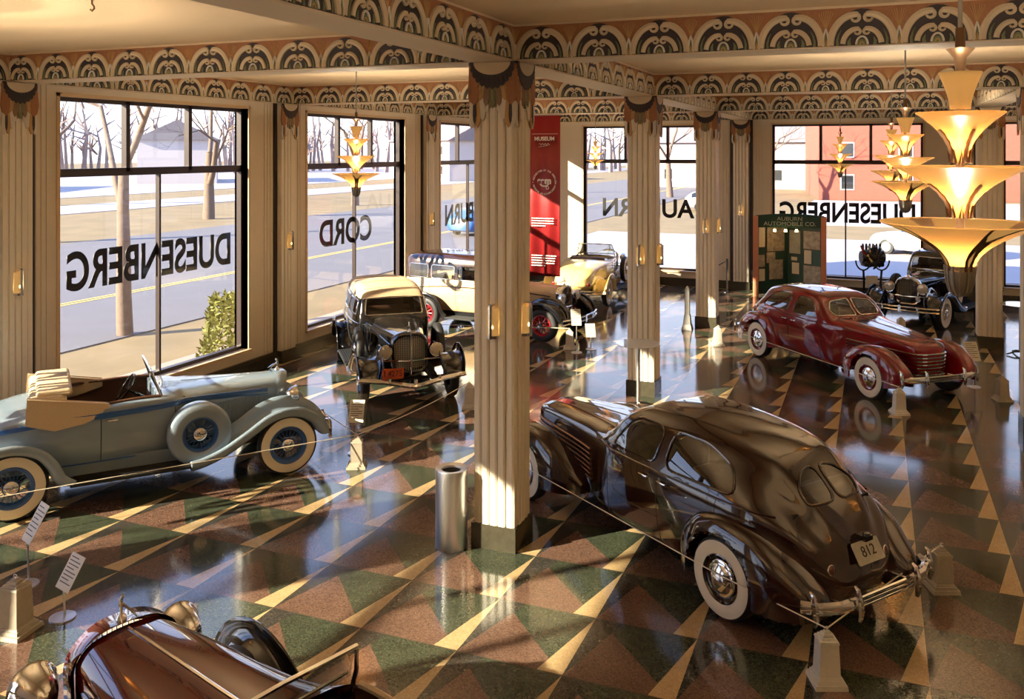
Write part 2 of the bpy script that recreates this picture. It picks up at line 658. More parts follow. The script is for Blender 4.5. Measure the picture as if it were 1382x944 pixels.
def swag(mb, w, X):
    dome = [(.43 * w * math.cos(-PI * k / 14), .27 * w * math.sin(-PI * k / 14)) for k in range(15)]
    for sgn in (-1, 1):        # long hanging wing petals at the corners
        for (bx, by, tx, ty, ww, c, z) in ((.46, -.62, .47, -1.42, .17, 4, .020), (.38, -.62, .36, -1.40, .17, 5, .018), (.30, -.62, .23, -1.26, .16, 4, .016),
                                          (.25, -.60, .14, -1.08, .15, 4, .012), (.42, -.6, .42, -1.34, .08, 1, .024), (.20, -.55, .06, -.98, .14, 6, .010)):
            mb.prism(leaf((sgn * bx * w, by * w), (sgn * tx * w, ty * w), ww * w, .72), z, c, X)
        mb.prism(leaf((sgn * .47 * w, -.12 * w), (sgn * .43 * w, -.92 * w), .27 * w), .026, 2, X)
    n = 11
    cols = [2, 2, 6, 5, 6, 3, 6, 5, 6, 2, 2]
    for k in range(n):
        a = -PI * (k + .5) / n
        mb.prism(leaf((.36 * w * math.cos(a), .30 * w * math.sin(a)), (.56 * w * math.cos(a), (.98 if abs(k - 5) < 3 else .86) * w * math.sin(a)), .16 * w), .022, cols[k], X)
        if k % 2:
            mb.ribbon([(.44 * w * math.cos(a), .45 * w * math.sin(a)), (.54 * w * math.cos(a), .82 * w * math.sin(a))], .026 * w, .028, 0, X)
    n = 13
    for k in range(n):
        a = -PI * (k + .5) / n
        mb.prism(leaf((.41 * w * math.cos(a), .24 * w * math.sin(a)), (.52 * w * math.cos(a), .58 * w * math.sin(a)), .15 * w), .032, 1, X)
    mb.prism(dome, .038, 0, X)


FRZ = ['tan', 'dark', 'orange', 'green', 'white', 'gold']


def arc(cx, cy, a, b, t0, t1, n=12):
    return [(cx + a * math.cos(t0 + (t1 - t0) * k / n), cy + b * math.sin(t0 + (t1 - t0) * k / n)) for k in range(n + 1)]


def frieze_module(p, h):
    """one repeat of the painted plaster frieze, centred on x=0"""
    m = MB()
    k = p / .63
    y = h / .34
    S = lambda pts: [(q[0] * k, q[1] * y) for q in pts]
    m.prism([(-p / 2, 0), (p / 2, 0), (p / 2, h), (-p / 2, h)], .004, 2)
    m.prism(S(arc(0, 0, .255, .328, 0, PI, 16)), .008, 1)
    for x in (-.315, .315):            # fan ribs between arches
        for t in range(7):
            a = PI / 2 + (t - 3) * .17
            if abs(x + .13 * math.cos(a)) > .315 + 1e-6:
                continue
            m.ribbon(S([(x, .15), (x + .13 * math.cos(a), .15 + .17 * math.sin(a))]), .007, .009, 5)
    for sgn in (-1, 1):
        F = lambda pts: S([(sgn * q[0] * 1.085, q[1]) for q in pts])
        # outer arch ending in a scroll
        m.ribbon(F(arc(.050, .005, .205, .272, 0, PI * .52, 12) + arc(.052, .246, .031, .031, PI * .62, PI * 2.0, 9)),
                 [.068] * 10 + [.064, .060, .054] + [.044, .040, .036, .034, .032, .030, .028, .026, .024, .022], .030, 0)
        # inner hook
        m.ribbon(F(arc(.036, .0, .118, .148, .10, PI * .52, 9) + arc(.036, .122, .023, .023, PI * .62, PI * 1.9, 7)),
                 [.050] * 8 + [.046, .042] + [.034, .030, .028, .026, .024, .022, .020, .018], .026, 0)
        # little leaves in the arch
        m.ribbon(F([(.196, .0), (.198, .05), (.186, .10), (.165, .14)]), [.024, .022, .014, .006], .020, 3)
        m.ribbon(F([(.100, .0), (.104, .035), (.092, .07)]), [.034, .028, .008], .020, 3)
        # half of the pointed arch standing between two big arches
        m.ribbon(F([(.268, .0), (.269, .05), (.276, .10), (.289, .160)]), [.014, .018, .020, .012], .026, 4)
        m.ribbon(F([(.279, .0), (.280, .04), (.284, .075), (.289, .115)]), [.012, .014, .012, .008], .020, 3)
        m.ribbon(F([(.286, .0), (.287, .03), (.289, .066)]), [.010, .009, .005], .018, 5)
    m.ribbon(S(arc(0, 0, .050, .078, .05, PI - .05, 10)), .020, .026, 4)
    m.prism(S(arc(0, 0, .040, .055, 0, PI, 8)), .014, 3)
    m.ribbon(S(arc(0, 0, .018, .030, .05, PI - .05, 6)), .014, .020, 5)
    return m


_fc = {}


def frieze(name, length, h, X, parent):
    n = max(1, round(length / .63))
    p = length / n
    key = (round(p, 4), h)
    if key not in _fc:
        md = frieze_module(p, h)
        _fc[key] = (np.array(md.v), md.f, md.mi)
    v, f, mi = _fc[key]
    V, Fs, MI = [], [], []
    N = len(v)
    A = np.array(X)
    for i in range(n):
        w = v.copy()
        w[:, 0] += (i + .5) * p
        w = w @ A[:3, :3].T + A[:3, 3]
        V.append(w)
        Fs += [tuple(q + i * N for q in ff) for ff in f]
        MI += mi
    me = bpy.data.meshes.new(name)
    me.from_pydata(np.concatenate(V).tolist(), [], Fs)
    for q in FRZ:
        me.materials.append(M[q])
    me.polygons.foreach_set('material_index', MI)
    o = bpy.data.objects.new(name, me)
    C.objects.link(o)
    o.parent = parent
    return o


def Xface(kind, a, pos, z):
    """frame for an ornament: 'S' faces -Y, 'E' faces +X, 'W' faces -X ; a = start, pos = plane"""
    if kind == 'S':
        return Matrix(((1, 0, 0, a), (0, 0, -1, pos), (0, 1, 0, z), (0, 0, 0, 1)))
    if kind == 'E':
        return Matrix(((0, 0, 1, pos), (1, 0, 0, a), (0, 1, 0, z), (0, 0, 0, 1)))
    return Matrix(((0, 0, -1, pos), (-1, 0, 0, a), (0, 1, 0, z), (0, 0, 0, 1)))


CX = [-3.85, 2.0]
CW = .45
CY = [2.2, 8.4, 14.6, 20.8]
tn = 0
FH = .335
bays = [(XL, CX[0]), (CX[0] + CW, CX[1]), (CX[1] + CW, XR)]
for y in CY:
    tn += 1
    b = struct(MB().box(XL, XR, y, y + CW, ZS, ZC).build('trim_%d' % tn, 'soffit'))
    for (a0, a1) in bays:
        frieze('frieze', a1 - a0, FH, Xface('S', a0, y, ZS + .012), b)
for x in CX:
    tn += 1
    b = struct(MB().box(x, x + CW, YB, YF, ZS - .004, ZC).build('trim_%d' % tn, 'soffit'))
    for (a0, a1) in ((CY[0] + CW, CY[1]), (CY[1] + CW, CY[2]), (CY[2] + CW, CY[3]), (CY[3] + CW, YF)):
        frieze('frieze', a1 - a0, FH, Xface('E', a0, x + CW, ZS + .012), b)
        if x > 0:
            frieze('frieze', a1 - a0, FH, Xface('W', a1, x, ZS + .012), b)
# wall friezes
tn += 1
b = struct(MB().box(XL, XL + .10, YB, YF, ZS, ZC).build('trim_%d' % tn, 'soffit'))
for (a0, a1) in ((CY[0] + CW, CY[1]), (CY[1] + CW, CY[2]), (CY[2] + CW, CY[3]), (CY[3] + CW, YF)):
    frieze('frieze', a1 - a0, FH, Xface('E', a0, XL + .10, ZS + .012), b)
tn += 1
b = struct(MB().box(XL, XR, YF - .10, YF, ZS, ZC).build('trim_%d' % tn, 'soffit'))
for (a0, a1) in bays:
    frieze('frieze', a1 - a0, FH, Xface('S', a0, YF - .10, ZS + .012), b)

# free-standing columns
col_names = {
    (0, 1): 'fluted ivory column nearest the viewer, beside the steel bin',
    (0, 2): 'fluted ivory column standing behind the brown car and beside a small round table',
    (0, 3): 'narrow fluted ivory column, sunlit to white in its lower part, left of the green exhibit',
    (1, 3): 'fluted ivory column at the right with the round glass table beside it',
    (1, 2): 'fluted ivory column outside the right edge in the middle row',
    (1, 1): 'fluted ivory column outside the right edge in the near row',
}
for i, x in enumerate(CX):
    for j, y in enumerate(CY):
        if (i, j) not in col_names:
            continue
        t = thing('fluted_column', col_names[(i, j)], 'column', (x + CW / 2, y + CW / 2, 0), 0, 'fluted ivory columns')
        column_shaft(CW, .25, ZS - .004).build('shaft', 'column', t)
        hb = CW / 2 + .022
        MB().box(-hb, hb, -hb, hb, 0, .25).build('plinth', 'base', t)
        mb = MB()
        for (kind, pos) in (('S', -CW / 2 - .018), ('E', CW / 2 + .018), ('W', -CW / 2 - .018)):
            swag(mb, CW * 1.06, Xface(kind, 0, pos, ZS - .01))
        mb.build('capital', SWAG, t)


def pilaster(kind, c, w, pos, dark=True):
    """fluted pilaster on a wall"""
    global tn
    tn += 1
    d = .12
    X = Xface(kind, c, pos, 0)
    body = MB()
    f = fluted(w, 5)
    poly = [(x - w / 2, y + d) for x, y in f]
    poly = [(-w / 2, 0)] + poly + [(w / 2, 0)]
    poly = [(px, py) for px, py in reversed(poly)]
    # prism upwards
    Y = X @ Matrix(((1, 0, 0, 0), (0, 0, 1, .2), (0, 1, 0, 0), (0, 0, 0, 1)))
    body.prism(poly, ZS - .2, 0, Y)
    o = struct(body.build('trim_%d' % tn, 'column'))
    MB().box(-w / 2 - .02, w / 2 + .02, 0, .24, 0, d + .03, X=X).build('plinth', 'base', o)
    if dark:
        s_ = MB()  # thin dark trim bars on both sides of the pilaster
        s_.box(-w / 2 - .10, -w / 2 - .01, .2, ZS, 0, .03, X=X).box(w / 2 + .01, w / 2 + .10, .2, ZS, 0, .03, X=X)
        s_.build('dark_trim_bar', 'frame', o)
    mb = MB()
    swag(mb, w * 1.06, Xface(kind, c, pos + (d + .02) * (1 if kind == 'E' else -1), ZS - .01))
    mb.build('capital', SWAG, o)
    # wide reeds on the wall either side
    rd = MB()
    for sgn in (-1, 1):
        for q in range(3):
            a = w / 2 + .13 + q * .085
            x0, x1 = sorted((sgn * a, sgn * (a + .07)))
            rd.box(x0, x1, .24, ZS, 0, .012, X=X)
    rd.build('wall_reed', 'wall', o)
    return o


PW = .46
LPY = [2.3, 8.5, 14.42, 20.42]
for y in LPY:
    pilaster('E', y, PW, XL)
FPX = [-3.65, 2.25]
for x in FPX:
    pilaster('S', x, PW, YF)


# ================================================================ VEHICLES
def pchip(xs, ys, q):
    """monotone cubic; xs increasing, ys (n,k)"""
    xs = np.asarray(xs, float)
    ys = np.asarray(ys, float)
    h = np.diff(xs)[:, None]
    d = np.diff(ys, axis=0) / h
    m = np.zeros_like(ys)
    for i in range(1, len(xs) - 1):
        w1 = 2 * h[i] + h[i - 1]
        w2 = h[i] + 2 * h[i - 1]
        same = d[i - 1] * d[i] > 0
        with np.errstate(divide='ignore', invalid='ignore'):
            v = (w1 + w2) / (w1 / d[i - 1] + w2 / d[i])
        m[i] = np.where(same, v, 0)
    m[0] = d[0]
    m[-1] = d[-1]
    k = np.clip(np.searchsorted(xs, q, side='right') - 1, 0, len(xs) - 2)
    t = ((q - xs[k]) / np.diff(xs)[k])[:, None]
    H = np.diff(xs)[k][:, None]
    return ((2 * t**3 - 3 * t**2 + 1) * ys[k] + (t**3 - 2 * t**2 + t) * H * m[k]
            + (-2 * t**3 + 3 * t**2) * ys[k + 1] + (t**3 - t**2) * H * m[k + 1])


def crom(pts, n, closed=False):
    """dense Catmull-Rom through 2-D/3-D points"""
    P = [np.array(p, float) for p in pts]
    N = len(P)
    out = []
    rng = range(N if closed else N - 1)
    for i in rng:
        p1, p2 = P[i], P[(i + 1) % N]
        p0 = P[(i - 1) % N] if closed or i > 0 else 2 * p1 - p2
        p3 = P[(i + 2) % N] if closed or i < N - 2 else 2 * p2 - p1
        for k in range(n):
            t = k / n
            out.append(tuple(.5 * ((2 * p1) + (-p0 + p2) * t + (2 * p0 - 5 * p1 + 4 * p2 - p3) * t * t + (-p0 + 3 * p1 - 3 * p2 + p3) * t**3)))
    if not closed:
        out.append(tuple(P[-1]))
    return out


def sec(x, zb, wb, wm, w, z, wu, zu, wr, zr, zt):
    return (x, [(0, zb), (wb * .85, zb), (wb, zb + .05), (wm, zb + (z - zb) * .5), (w, z), (wu, zu), (wr, zr), (wr * .55, zt - (zt - zr) * .28), (0, zt)])


def seco(x, zb, wb, wm, w, z, crown):
    return sec(x, zb, wb, wm, w, z, w * .93, z + crown * .42, w * .70, z + crown * .80, z + crown)


class Surf:
    """lofted shell: stations along x, mirrored in y"""
    def __init__(s, st, nv=110, dx=.02):
        st = sorted(st, key=lambda q: q[0])
        xs = [q[0] for q in st]
        K = len(st[0][1])
        arr = np.array([[c for p in q[1] for c in p] for q in st])
        X = np.arange(xs[0], xs[-1] + 1e-6, dx)
        X = np.unique(np.concatenate([X, [xs[-1]]]))
        A = pchip(xs, arr, X).reshape(len(X), K, 2)
        # Catmull-Rom around the ring, then even spacing
        sub = 14
        T = np.empty_like(A)
        T[:, 1:-1] = (A[:, 2:] - A[:, :-2]) / 2
        T[:, 0] = np.stack([A[:, 1, 0] - A[:, 0, 0], 0 * A[:, 0, 0]], 1)
        T[:, -1] = np.stack([A[:, -1, 0] - A[:, -2, 0], 0 * A[:, 0, 0]], 1)
        # limit tangents to short neighbours
        L = np.linalg.norm(np.diff(A, axis=1), axis=2)
        Lm = np.minimum(np.concatenate([L[:, :1], L], 1), np.concatenate([L, L[:, -1:]], 1))
        tl = np.linalg.norm(T, axis=2) + 1e-9
        T = T * np.minimum(1, 1.3 * Lm / tl)[..., None]
        pts, cps = [], []
        for k in range(K - 1):
            for j in range(sub):
                t = j / sub
                pts.append((2 * t**3 - 3 * t**2 + 1) * A[:, k] + (t**3 - 2 * t**2 + t) * T[:, k] + (-2 * t**3 + 3 * t**2) * A[:, k + 1] + (t**3 - t**2) * T[:, k + 1])
                cps.append(k + t)
        pts.append(A[:, -1])
        cps.append(K - 1)
        D = np.stack(pts, 1)
        cps = np.array(cps)
        S = np.concatenate([np.zeros((len(X), 1)), np.cumsum(np.linalg.norm(np.diff(D, axis=1), axis=2), 1)], 1)
        S += np.arange(S.shape[1]) * 1e-7
        P = np.empty((len(X), nv, 3))
        Cv = np.empty((len(X), nv))
        for i in range(len(X)):
            q = np.linspace(0, S[i, -1], nv)
            P[i, :, 0] = X[i]
            P[i, :, 1] = np.interp(q, S[i], D[i, :, 0])
            P[i, :, 2] = np.interp(q, S[i], D[i, :, 1])
            Cv[i] = np.interp(q, S[i], cps)
        P[:, 0, 1] = 0
        P[:, -1, 1] = 0
        Q = P[:, -2:0:-1].copy()
        Q[..., 1] *= -1
        s.P = np.concatenate([P, Q], 1)                       # closed ring
        s.C = np.concatenate([Cv, Cv[:, -2:0:-1]], 1)
        s.n, s.m = s.P.shape[:2]
        i, j = np.meshgrid(np.arange(s.n - 1), np.arange(s.m), indexing='ij')
        j2 = (j + 1) % s.m
        s.F = np.stack([i * s.m + j, i * s.m + j2, (i + 1) * s.m + j2, (i + 1) * s.m + j], -1).reshape(-1, 4)
        s.V = s.P.reshape(-1, 3)
        s.cen = s.V[s.F].mean(1)
        s.cc = s.C.reshape(-1)[s.F].mean(1)
        s.bvh = BVHTree.FromPolygons([tuple(v) for v in s.V], [tuple(int(q) for q in f) for f in s.F])

    def part(s, name, mask, material, parent, caps=False):
        F = s.F[mask]
        used = np.unique(F)
        mp = np.full(len(s.V), -1)
        mp[used] = np.arange(len(used))
        V = s.V[used]
        F = mp[F]
        fl = F.tolist()
        if caps:
            for ring, rev in ((0, False), (s.n - 1, True)):
                r = [int(mp[ring * s.m + k]) for k in range(s.m)]
                if min(r) >= 0:
                    fl.append(tuple(r[::-1] if not rev else r))
        me = bpy.data.meshes.new(name)
        me.from_pydata(V.tolist(), [], fl)
        me.materials.append(M[material] if isinstance(material, str) else material)
        me.polygons.foreach_set('use_smooth', [True] * len(me.polygons))
        me.set_sharp_from_angle(angle=R(50))
        me.update()
        o = bpy.data.objects.new(name, me)
        C.objects.link(o)
        o.parent = parent
        return o

    def hit(s, o, d):
        h = s.bvh.ray_cast(Vector(o), Vector(d))
        return (h[0], h[1]) if h[0] is not None else None

    def side(s, pts, sgn, off=.0):
        out = []
        for x, z in pts:
            h = s.hit((x, sgn * 3, z), (0, -sgn, 0))
            if h:
                out.append(h[0] + Vector((0, sgn * off, 0)))
        return out

    def front(s, pts, x0, dx_, off=.0):
        out = []
        for y, z in pts:
            h = s.hit((x0, y, z), (dx_, 0, 0))
            if h:
                out.append(h[0] - Vector((dx_ * off, 0, 0)))
        return out


def inpoly(px, py, poly):
    c = np.zeros(len(px), bool)
    n = len(poly)
    for i in range(n):
        x0, y0 = poly[i]
        x1, y1 = poly[(i + 1) % n]
        if y0 == y1:
            continue
        k = ((y0 > py) != (y1 > py)) & (px < (x1 - x0) * (py - y0) / (y1 - y0) + x0)
        c ^= k
    return c


def rpoly(pts, r=.06, n=4):
    """polygon with rounded corners"""
    out = []
    N = len(pts)
    for i in range(N):
        p = Vector(pts[i])
        a = Vector(pts[i - 1])
        b = Vector(pts[(i + 1) % N])
        da, db = (a - p), (b - p)
        rr = min(r, da.length * .45, db.length * .45)
        A = p + da.normalized() * rr
        B = p + db.normalized() * rr
        for k in range(n + 1):
            t = k / n
            q = A * (1 - t)**2 + p * 2 * t * (1 - t) + B * t * t
            out.append((q.x, q.y))
    return out


def dens(poly, step=.05):
    out = []
    N = len(poly)
    for i in range(N):
        a, b = Vector(poly[i]), Vector(poly[(i + 1) % N])
        k = max(1, int((b - a).length / step))
        for j in range(k):
            q = a.lerp(b, j / k)
            out.append((q.x, q.y))
    return out


ROT_Y = Matrix.Rotation(-PI / 2, 4, 'X')      # lathe z -> +y


def make_wheel(parent, pos, out, Rr, W, style, cols, name='wheel'):
    """out = +1 if the outer face looks to +y. cols: rim material, disc material"""
    rot = (0, 0, 0) if out > 0 else (0, 0, PI)
    rim = cols[0]
    h = W / 2
    ri = Rr * (.60 if style != 'disc' else .56)
    t = MB()
    prof = [(ri, -h * .7), (ri + .02, -h * .95), (Rr * .80, -h), (Rr * .93, -h * .85), (Rr * .985, -h * .6), (Rr, -h * .2), (Rr, h * .2), (Rr * .985, h * .6),
            (Rr * .93, h * .85), (Rr * .80, h), (ri + .02, h * .95), (ri, h * .7)]
    t.lathe(prof, 48, X=ROT_Y)
    w = t.build(name, 'rubber', parent, True, 60, loc=pos, rot=rot)
    if cols[2]:
        MB().lathe([(ri + .006, h * .93), (ri + .02, h * .985), (Rr * .80, h * 1.03), (Rr * .91, h * .94)], 48, X=ROT_Y).build('whitewall', 'whitewall', w, True)
    MB().lathe([(ri - .045, h * .30), (ri - .03, h * .62), (ri - .002, h * .72), (ri + .012, h * 1.0), (ri + .003, h * 1.04), (ri - .010, h * .80)], 40, X=ROT_Y).lathe(
        [(ri - .03, -h * .8), (ri, -h * .7)], 40, X=ROT_Y).build('rim', rim, w, True)
    if style == 'wire':
        sp = MB()
        rr = ri - .03
        for k in range(40):
            a = 2 * PI * k / 40
            b = a + (.35 if k % 2 else -.35)
            y0 = h * .75 if k % 4 < 2 else h * .1
            sp.tube([(.06 * math.cos(b), y0, .06 * math.sin(b)), (rr * math.cos(a), h * .35, rr * math.sin(a))], .0042, 5)
        sp.build('spokes', cols[1], w, True)
        MB().lathe([(.0, -h * .4), (.055, -h * .4), (.075, h * .3), (.07, h * .7)], 24, X=ROT_Y).build('hub', cols[1], w, True)
        MB().lathe([(.085, h * .55), (.088, h * .9), (.070, h * 1.12), (.04, h * 1.26), (.0, h * 1.30)], 28, X=ROT_Y).build('hubcap', 'chrome', w, True, 60)
    elif style == 'artillery':
        sp = MB()
        for k in range(12):
            a = 2 * PI * k / 12
            sp.tube([(.06 * math.cos(a), h * .45, .06 * math.sin(a)), ((ri - .02) * math.cos(a), h * .40, (ri - .02) * math.sin(a))], [.022, .015], 8)
        sp.build('spokes', cols[1], w, True)
        MB().lathe([(.10, h * .35), (.10, h * .62), (.075, h * .70), (.06, h * 1.1), (.03, h * 1.22), (0, h * 1.22)], 28, X=ROT_Y).build('hubcap', 'chrome', w, True)
    elif style == 'disc':
        MB().lathe([(ri - .02, h * .55), (ri - .05, h * .50), (.13, h * .62), (.0, h * .66)], 40, X=ROT_Y).build('wheel_disc', cols[1], w, True)
        MB().lathe([(.158, h * .60), (.162, h * .74), (.150, h * .86), (.132, h * .84), (.120, h * .94), (.085, h * 1.22), (.045, h * 1.36), (.0, h * 1.40)], 36, X=ROT_Y).build('hubcap', 'chrome', w, True, 60)
    return w


def lamp(parent, pos, r=.105, name='headlamp', shell='chrome', depth=1.25):
    X = Matrix.Translation(pos) @ Matrix.Rotation(PI / 2, 4, 'Y')
    o = MB().lathe([(0, -r * depth), (r * .45, -r * depth * .92), (r * .80, -r * .65), (r * .98, -r * .2), (r, 0), (r * 1.05, r * .06), (r * 1.02, r * .14), (r * .93, r * .12)], 32, X=X).build(name, shell, parent, True, 50)
    MB().lathe([(r * .95, r * .10), (r * .7, r * .20), (r * .4, r * .26), (0, r * .28)], 28, X=X).build('lens', 'lens', o, True)
    return o


def seat(parent, x, hw, z=.42, back=.95, m='leather'):
    s = MB()
    rbox(s, x, 0, z + .10, .26, hw, .10, .06)
    X = Matrix.Translation((x - .30, 0, z + .12)) @ Matrix.Rotation(R(-14), 4, 'Y')
    rbox(s, 0, 0, (back - z) / 2 - .05, .08, hw, (back - z) / 2, .06, X=X)
    return s.build('seat', m, parent, True, 50)


def steering(parent, x, y, z):
    X = Matrix.Translation((x, y, z)) @ Matrix.Rotation(R(-58), 4, 'Y')
    s = MB()
    s.tube([(.20 * math.cos(a), .20 * math.sin(a), 0) for a in [2 * PI * k / 28 for k in range(28)]], .012, 6, True, X=X)
    for k in range(3):
        a = 2 * PI * k / 3 + .5
        s.tube([(0, 0, -.02), (.2 * math.cos(a), .2 * math.sin(a), 0)], .006, 5, X=X)
    s.tube([(0, 0, .0), (0, 0, -.6)], .018, 8, X=X)
    return s.build('steering_wheel', 'black', parent, True)


def pontoon(name, st, yc_sgn, material, parent, wheel, n=26, dx=.02, pw=.62):
    """bulbous separate fender. st rows: x, yc, hw, zb, zt ; wheel = (x, z, r) opening on the outer side"""
    xs = [q[0] for q in st]
    X = np.arange(xs[0], xs[-1] + 1e-6, dx)
    A = pchip(xs, np.array([q[1:] for q in st]), X)
    V, F = [], []
    m = 2 * n + 1
    for i, x in enumerate(X):
        yc, hw, zb, zt = A[i]
        for k in range(m):
            a = PI * k / (m - 1)
            cy = math.cos(a)
            y = yc - hw * math.copysign(abs(cy)**pw, cy)       # k=0 inner
            z = zb + (zt - zb) * max(0, math.sin(a))**pw
            V.append((x, y * yc_sgn, z))
    V = np.array(V)
    for i in range(len(X) - 1):
        for k in range(m - 1):
            q = (i * m + k, i * m + k + 1, (i + 1) * m + k + 1, (i + 1) * m + k)
            c = V[list(q)].mean(0)
            yc = A[i, 0]
            if abs(c[1]) > yc + .02 and math.hypot(c[0] - wheel[0], c[2] - wheel[1]) < wheel[2]:
                continue
            F.append(q)
    for r in (0, len(X) - 1):
        F.append(tuple(r * m + k for k in range(m)))
    me = bpy.data.meshes.new(name)
    me.from_pydata(V.tolist(), [], F)
    me.materials.append(M[material])
    me.polygons.foreach_set('use_smooth', [True] * len(F))
    me.set_sharp_from_angle(angle=R(50))
    o = bpy.data.objects.new(name, me)
    C.objects.link(o)
    o.parent = parent
    # rolled lip round the wheel opening
    bv = BVHTree.FromPolygons([tuple(v) for v in V], F)
    lip = []
    for k in range(61):
        a = -.65 + (PI + 1.3) * k / 60
        x, z = wheel[0] + wheel[2] * math.cos(a), wheel[1] + wheel[2] * math.sin(a)
        h = bv.ray_cast(Vector((x, yc_sgn * 3, z)), Vector((0, -yc_sgn, 0)))
        if h[0] is not None:
            if abs(h[0].y) > .45:
                lip.append(h[0])
    if len(lip) > 4:
        MB().tube(lip, .016, 8).build('fender_lip', material, o, True)
    return o


def coffin_nose_car(label, body, rimcol, loc, rz, group=None, plate=True):
    """1930s front-drive sedan: coffin hood, wrap-round louvres, pontoon fenders, fastback"""
    t = thing('vintage_sedan', label, 'car', (loc[0], loc[1], 0), R(rz), group)
    st = [
        sec(3.72, .42, .10, .12, .12, .80, .09, .84, .05, .86, .87),
        sec(3.69, .36, .20, .24, .24, .82, .21, .88, .13, .91, .92),
        sec(3.60, .31, .26, .31, .32, .85, .29, .92, .18, .96, .97),
        sec(3.30, .28, .30, .36, .38, .88, .35, .955, .22, 1.0, 1.01),
        sec(2.70, .27, .40, .45, .47, .90, .44, .985, .30, 1.04, 1.05),
        sec(2.20, .26, .55, .57, .56, .92, .52, 1.01, .38, 1.07, 1.08),
        sec(1.98, .26, .64, .66, .63, .935, .58, 1.03, .44, 1.085, 1.10),
        sec(1.80, .26, .68, .71, .69, .95, .62, 1.13, .49, 1.19, 1.21),
        sec(1.55, .26, .70, .745, .73, .96, .62, 1.26, .49, 1.36, 1.39),
        sec(1.25, .26, .71, .77, .76, .97, .60, 1.33, .47, 1.44, 1.475),
        sec(.70, .26, .71, .78, .77, .97, .595, 1.345, .46, 1.46, 1.50),
        sec(.20, .26, .70, .77, .76, .97, .57, 1.32, .44, 1.435, 1.475),
        sec(-.20, .27, .66, .73, .72, .96, .51, 1.23, .39, 1.35, 1.39),
        sec(-.55, .28, .58, .66, .65, .92, .45, 1.08, .34, 1.18, 1.22),
        sec(-.85, .30, .48, .56, .55, .82, .38, .90, .28, .97, 1.00),
        sec(-1.06, .33, .36, .42, .42, .64, .29, .70, .20, .75, .77),
        sec(-1.16, .38, .22, .27, .26, .50, .18, .53, .10, .56, .57),
        sec(-1.19, .42, .10, .14, .12, .48, .09, .50, .05, .51, .515),
    ]
    st = [(q[0] * .72 if q[0] < 0 else (q[0] + .12 if .1 < q[0] < 1.3 else (q[0] + .07 if q[0] < 1.6 else q[0])), q[1]) for q in st]
    S = Surf(st, 120, .018)
    c = S.cen
    ay = np.abs(c[:, 1])
    up = S.cc > 4.15
    # window outlines (x,z) on the sides
    wf = rpoly([(1.70, 1.05), (.99, 1.05), (.99, 1.375), (1.42, 1.375)], .10)
    wr_ = rpoly([(.85, 1.05), (.85, 1.385), (.42, 1.375), (.10, 1.26), (-.02, 1.05)], .12)
    wq = None
    wind = rpoly([(.035, 1.12), (.46, 1.12), (.52, 1.20), (.43, 1.345), (.035, 1.385)], .05)      # (y,z)
    rear = rpoly([(.024, 1.06), (.34, 1.06), (.34, 1.17), (.21, 1.27), (.024, 1.30)], .09)
    mf = inpoly(c[:, 0], c[:, 2], wf) & up & (ay > .3) & (c[:, 0] < 1.72)
    mr = inpoly(c[:, 0], c[:, 2], wr_) & up & (ay > .3)
    mw = inpoly(ay, c[:, 2], wind) & up & (c[:, 0] > 1.3) & ~mf
    mb_ = inpoly(ay, c[:, 2], rear) & up & (c[:, 0] < -.1)
    holes = mf | mr | mw | mb_
    S.part('body', ~holes, body, t, caps=True)
    for sg in (1, -1):
        sd = c[:, 1] * sg > 0
        for nm, mk in (('front_door_glass', mf), ('rear_door_glass', mr), ('windshield', mw), ('rear_window', mb_)):
            S.part(nm, mk & sd, 'carglass', t)
        for poly in (wf, wr_):
            MB().tube(S.side(dens(poly, .04), sg, .004), .013, 6, True).build('window_trim', body, t, True)
        pp = [(sg * a, b) for a, b in dens(wind, .03)]
        MB().tube(S.front(pp, 4, -1, .004), .013, 6, True).build('windshield_trim', 'chrome', t, True)
        pp = [(sg * a, b) for a, b in dens(rear, .03)]
        MB().tube(S.front(pp, -4, 1, .004), .012, 6, True).build('window_trim', body, t, True)
        # door shut lines and handles
        ln = MB()
        for X_ in (1.76, .92, .16):
            zz = [.30 + .03 * k for k in range(22)]
            if X_ == .16:
                zz = [.80, .85, .90, .95, 1.0]
            ln.tube(S.side([(X_, z) for z in zz], sg, -.002), .006, 4)
        ln.tube(S.side([(x / 20, .30) for x in range(6, 36)], sg, -.002), .005, 4)
        ln.build('door_seam', 'under', t)
        for X_ in (1.04, .77):
            h = S.side([(X_, .92)], sg, .02)
            if h:
                q = h[0]
                MB().tube([(q.x, q.y - sg * .02, q.z), (q.x, q.y + sg * .01, q.z), (q.x + .02, q.y + sg * .012, q.z), (q.x + .12, q.y + sg * .004, q.z)], [.01, .009, .009, .006], 8).build('door_handle', 'chrome', t, True)
        # belt moulding: raised crease below the windows
        bm_ = S.side([(x / 20, .985 + .01 * math.sin(x / 12)) for x in range(-8, 41)], sg, .002)
        MB().tube(bm_, .011, 6).build('belt_moulding', body, t, True)
    # wrap-around hood louvres
    lv = MB()
    for k in range(7):
        z = .46 + .055 * k
        pts = []
        for x in np.arange(2.28, 3.32, .04):
            h = S.hit((x, 3, z), (0, -1, 0))
            if h:
                pts.append(h[0] + Vector((0, .010, 0)))
        fr = []
        for q in range(41):
            a = PI / 2 - PI * q / 40
            dv = Vector((math.cos(a), math.sin(a), 0))
            h = S.hit((3.34, 0, z), dv)
            if h:
                fr.append(h[0] + dv * .010)
        mir = [Vector((p.x, -p.y, p.z)) for p in reversed(pts)]
        lv.tube(pts + fr + mir, .0125, 6)
    lv.build('hood_louvres', 'chrome' if body == 'maroon_red' else 'louvre_trim', t, True)
    hc = MB()
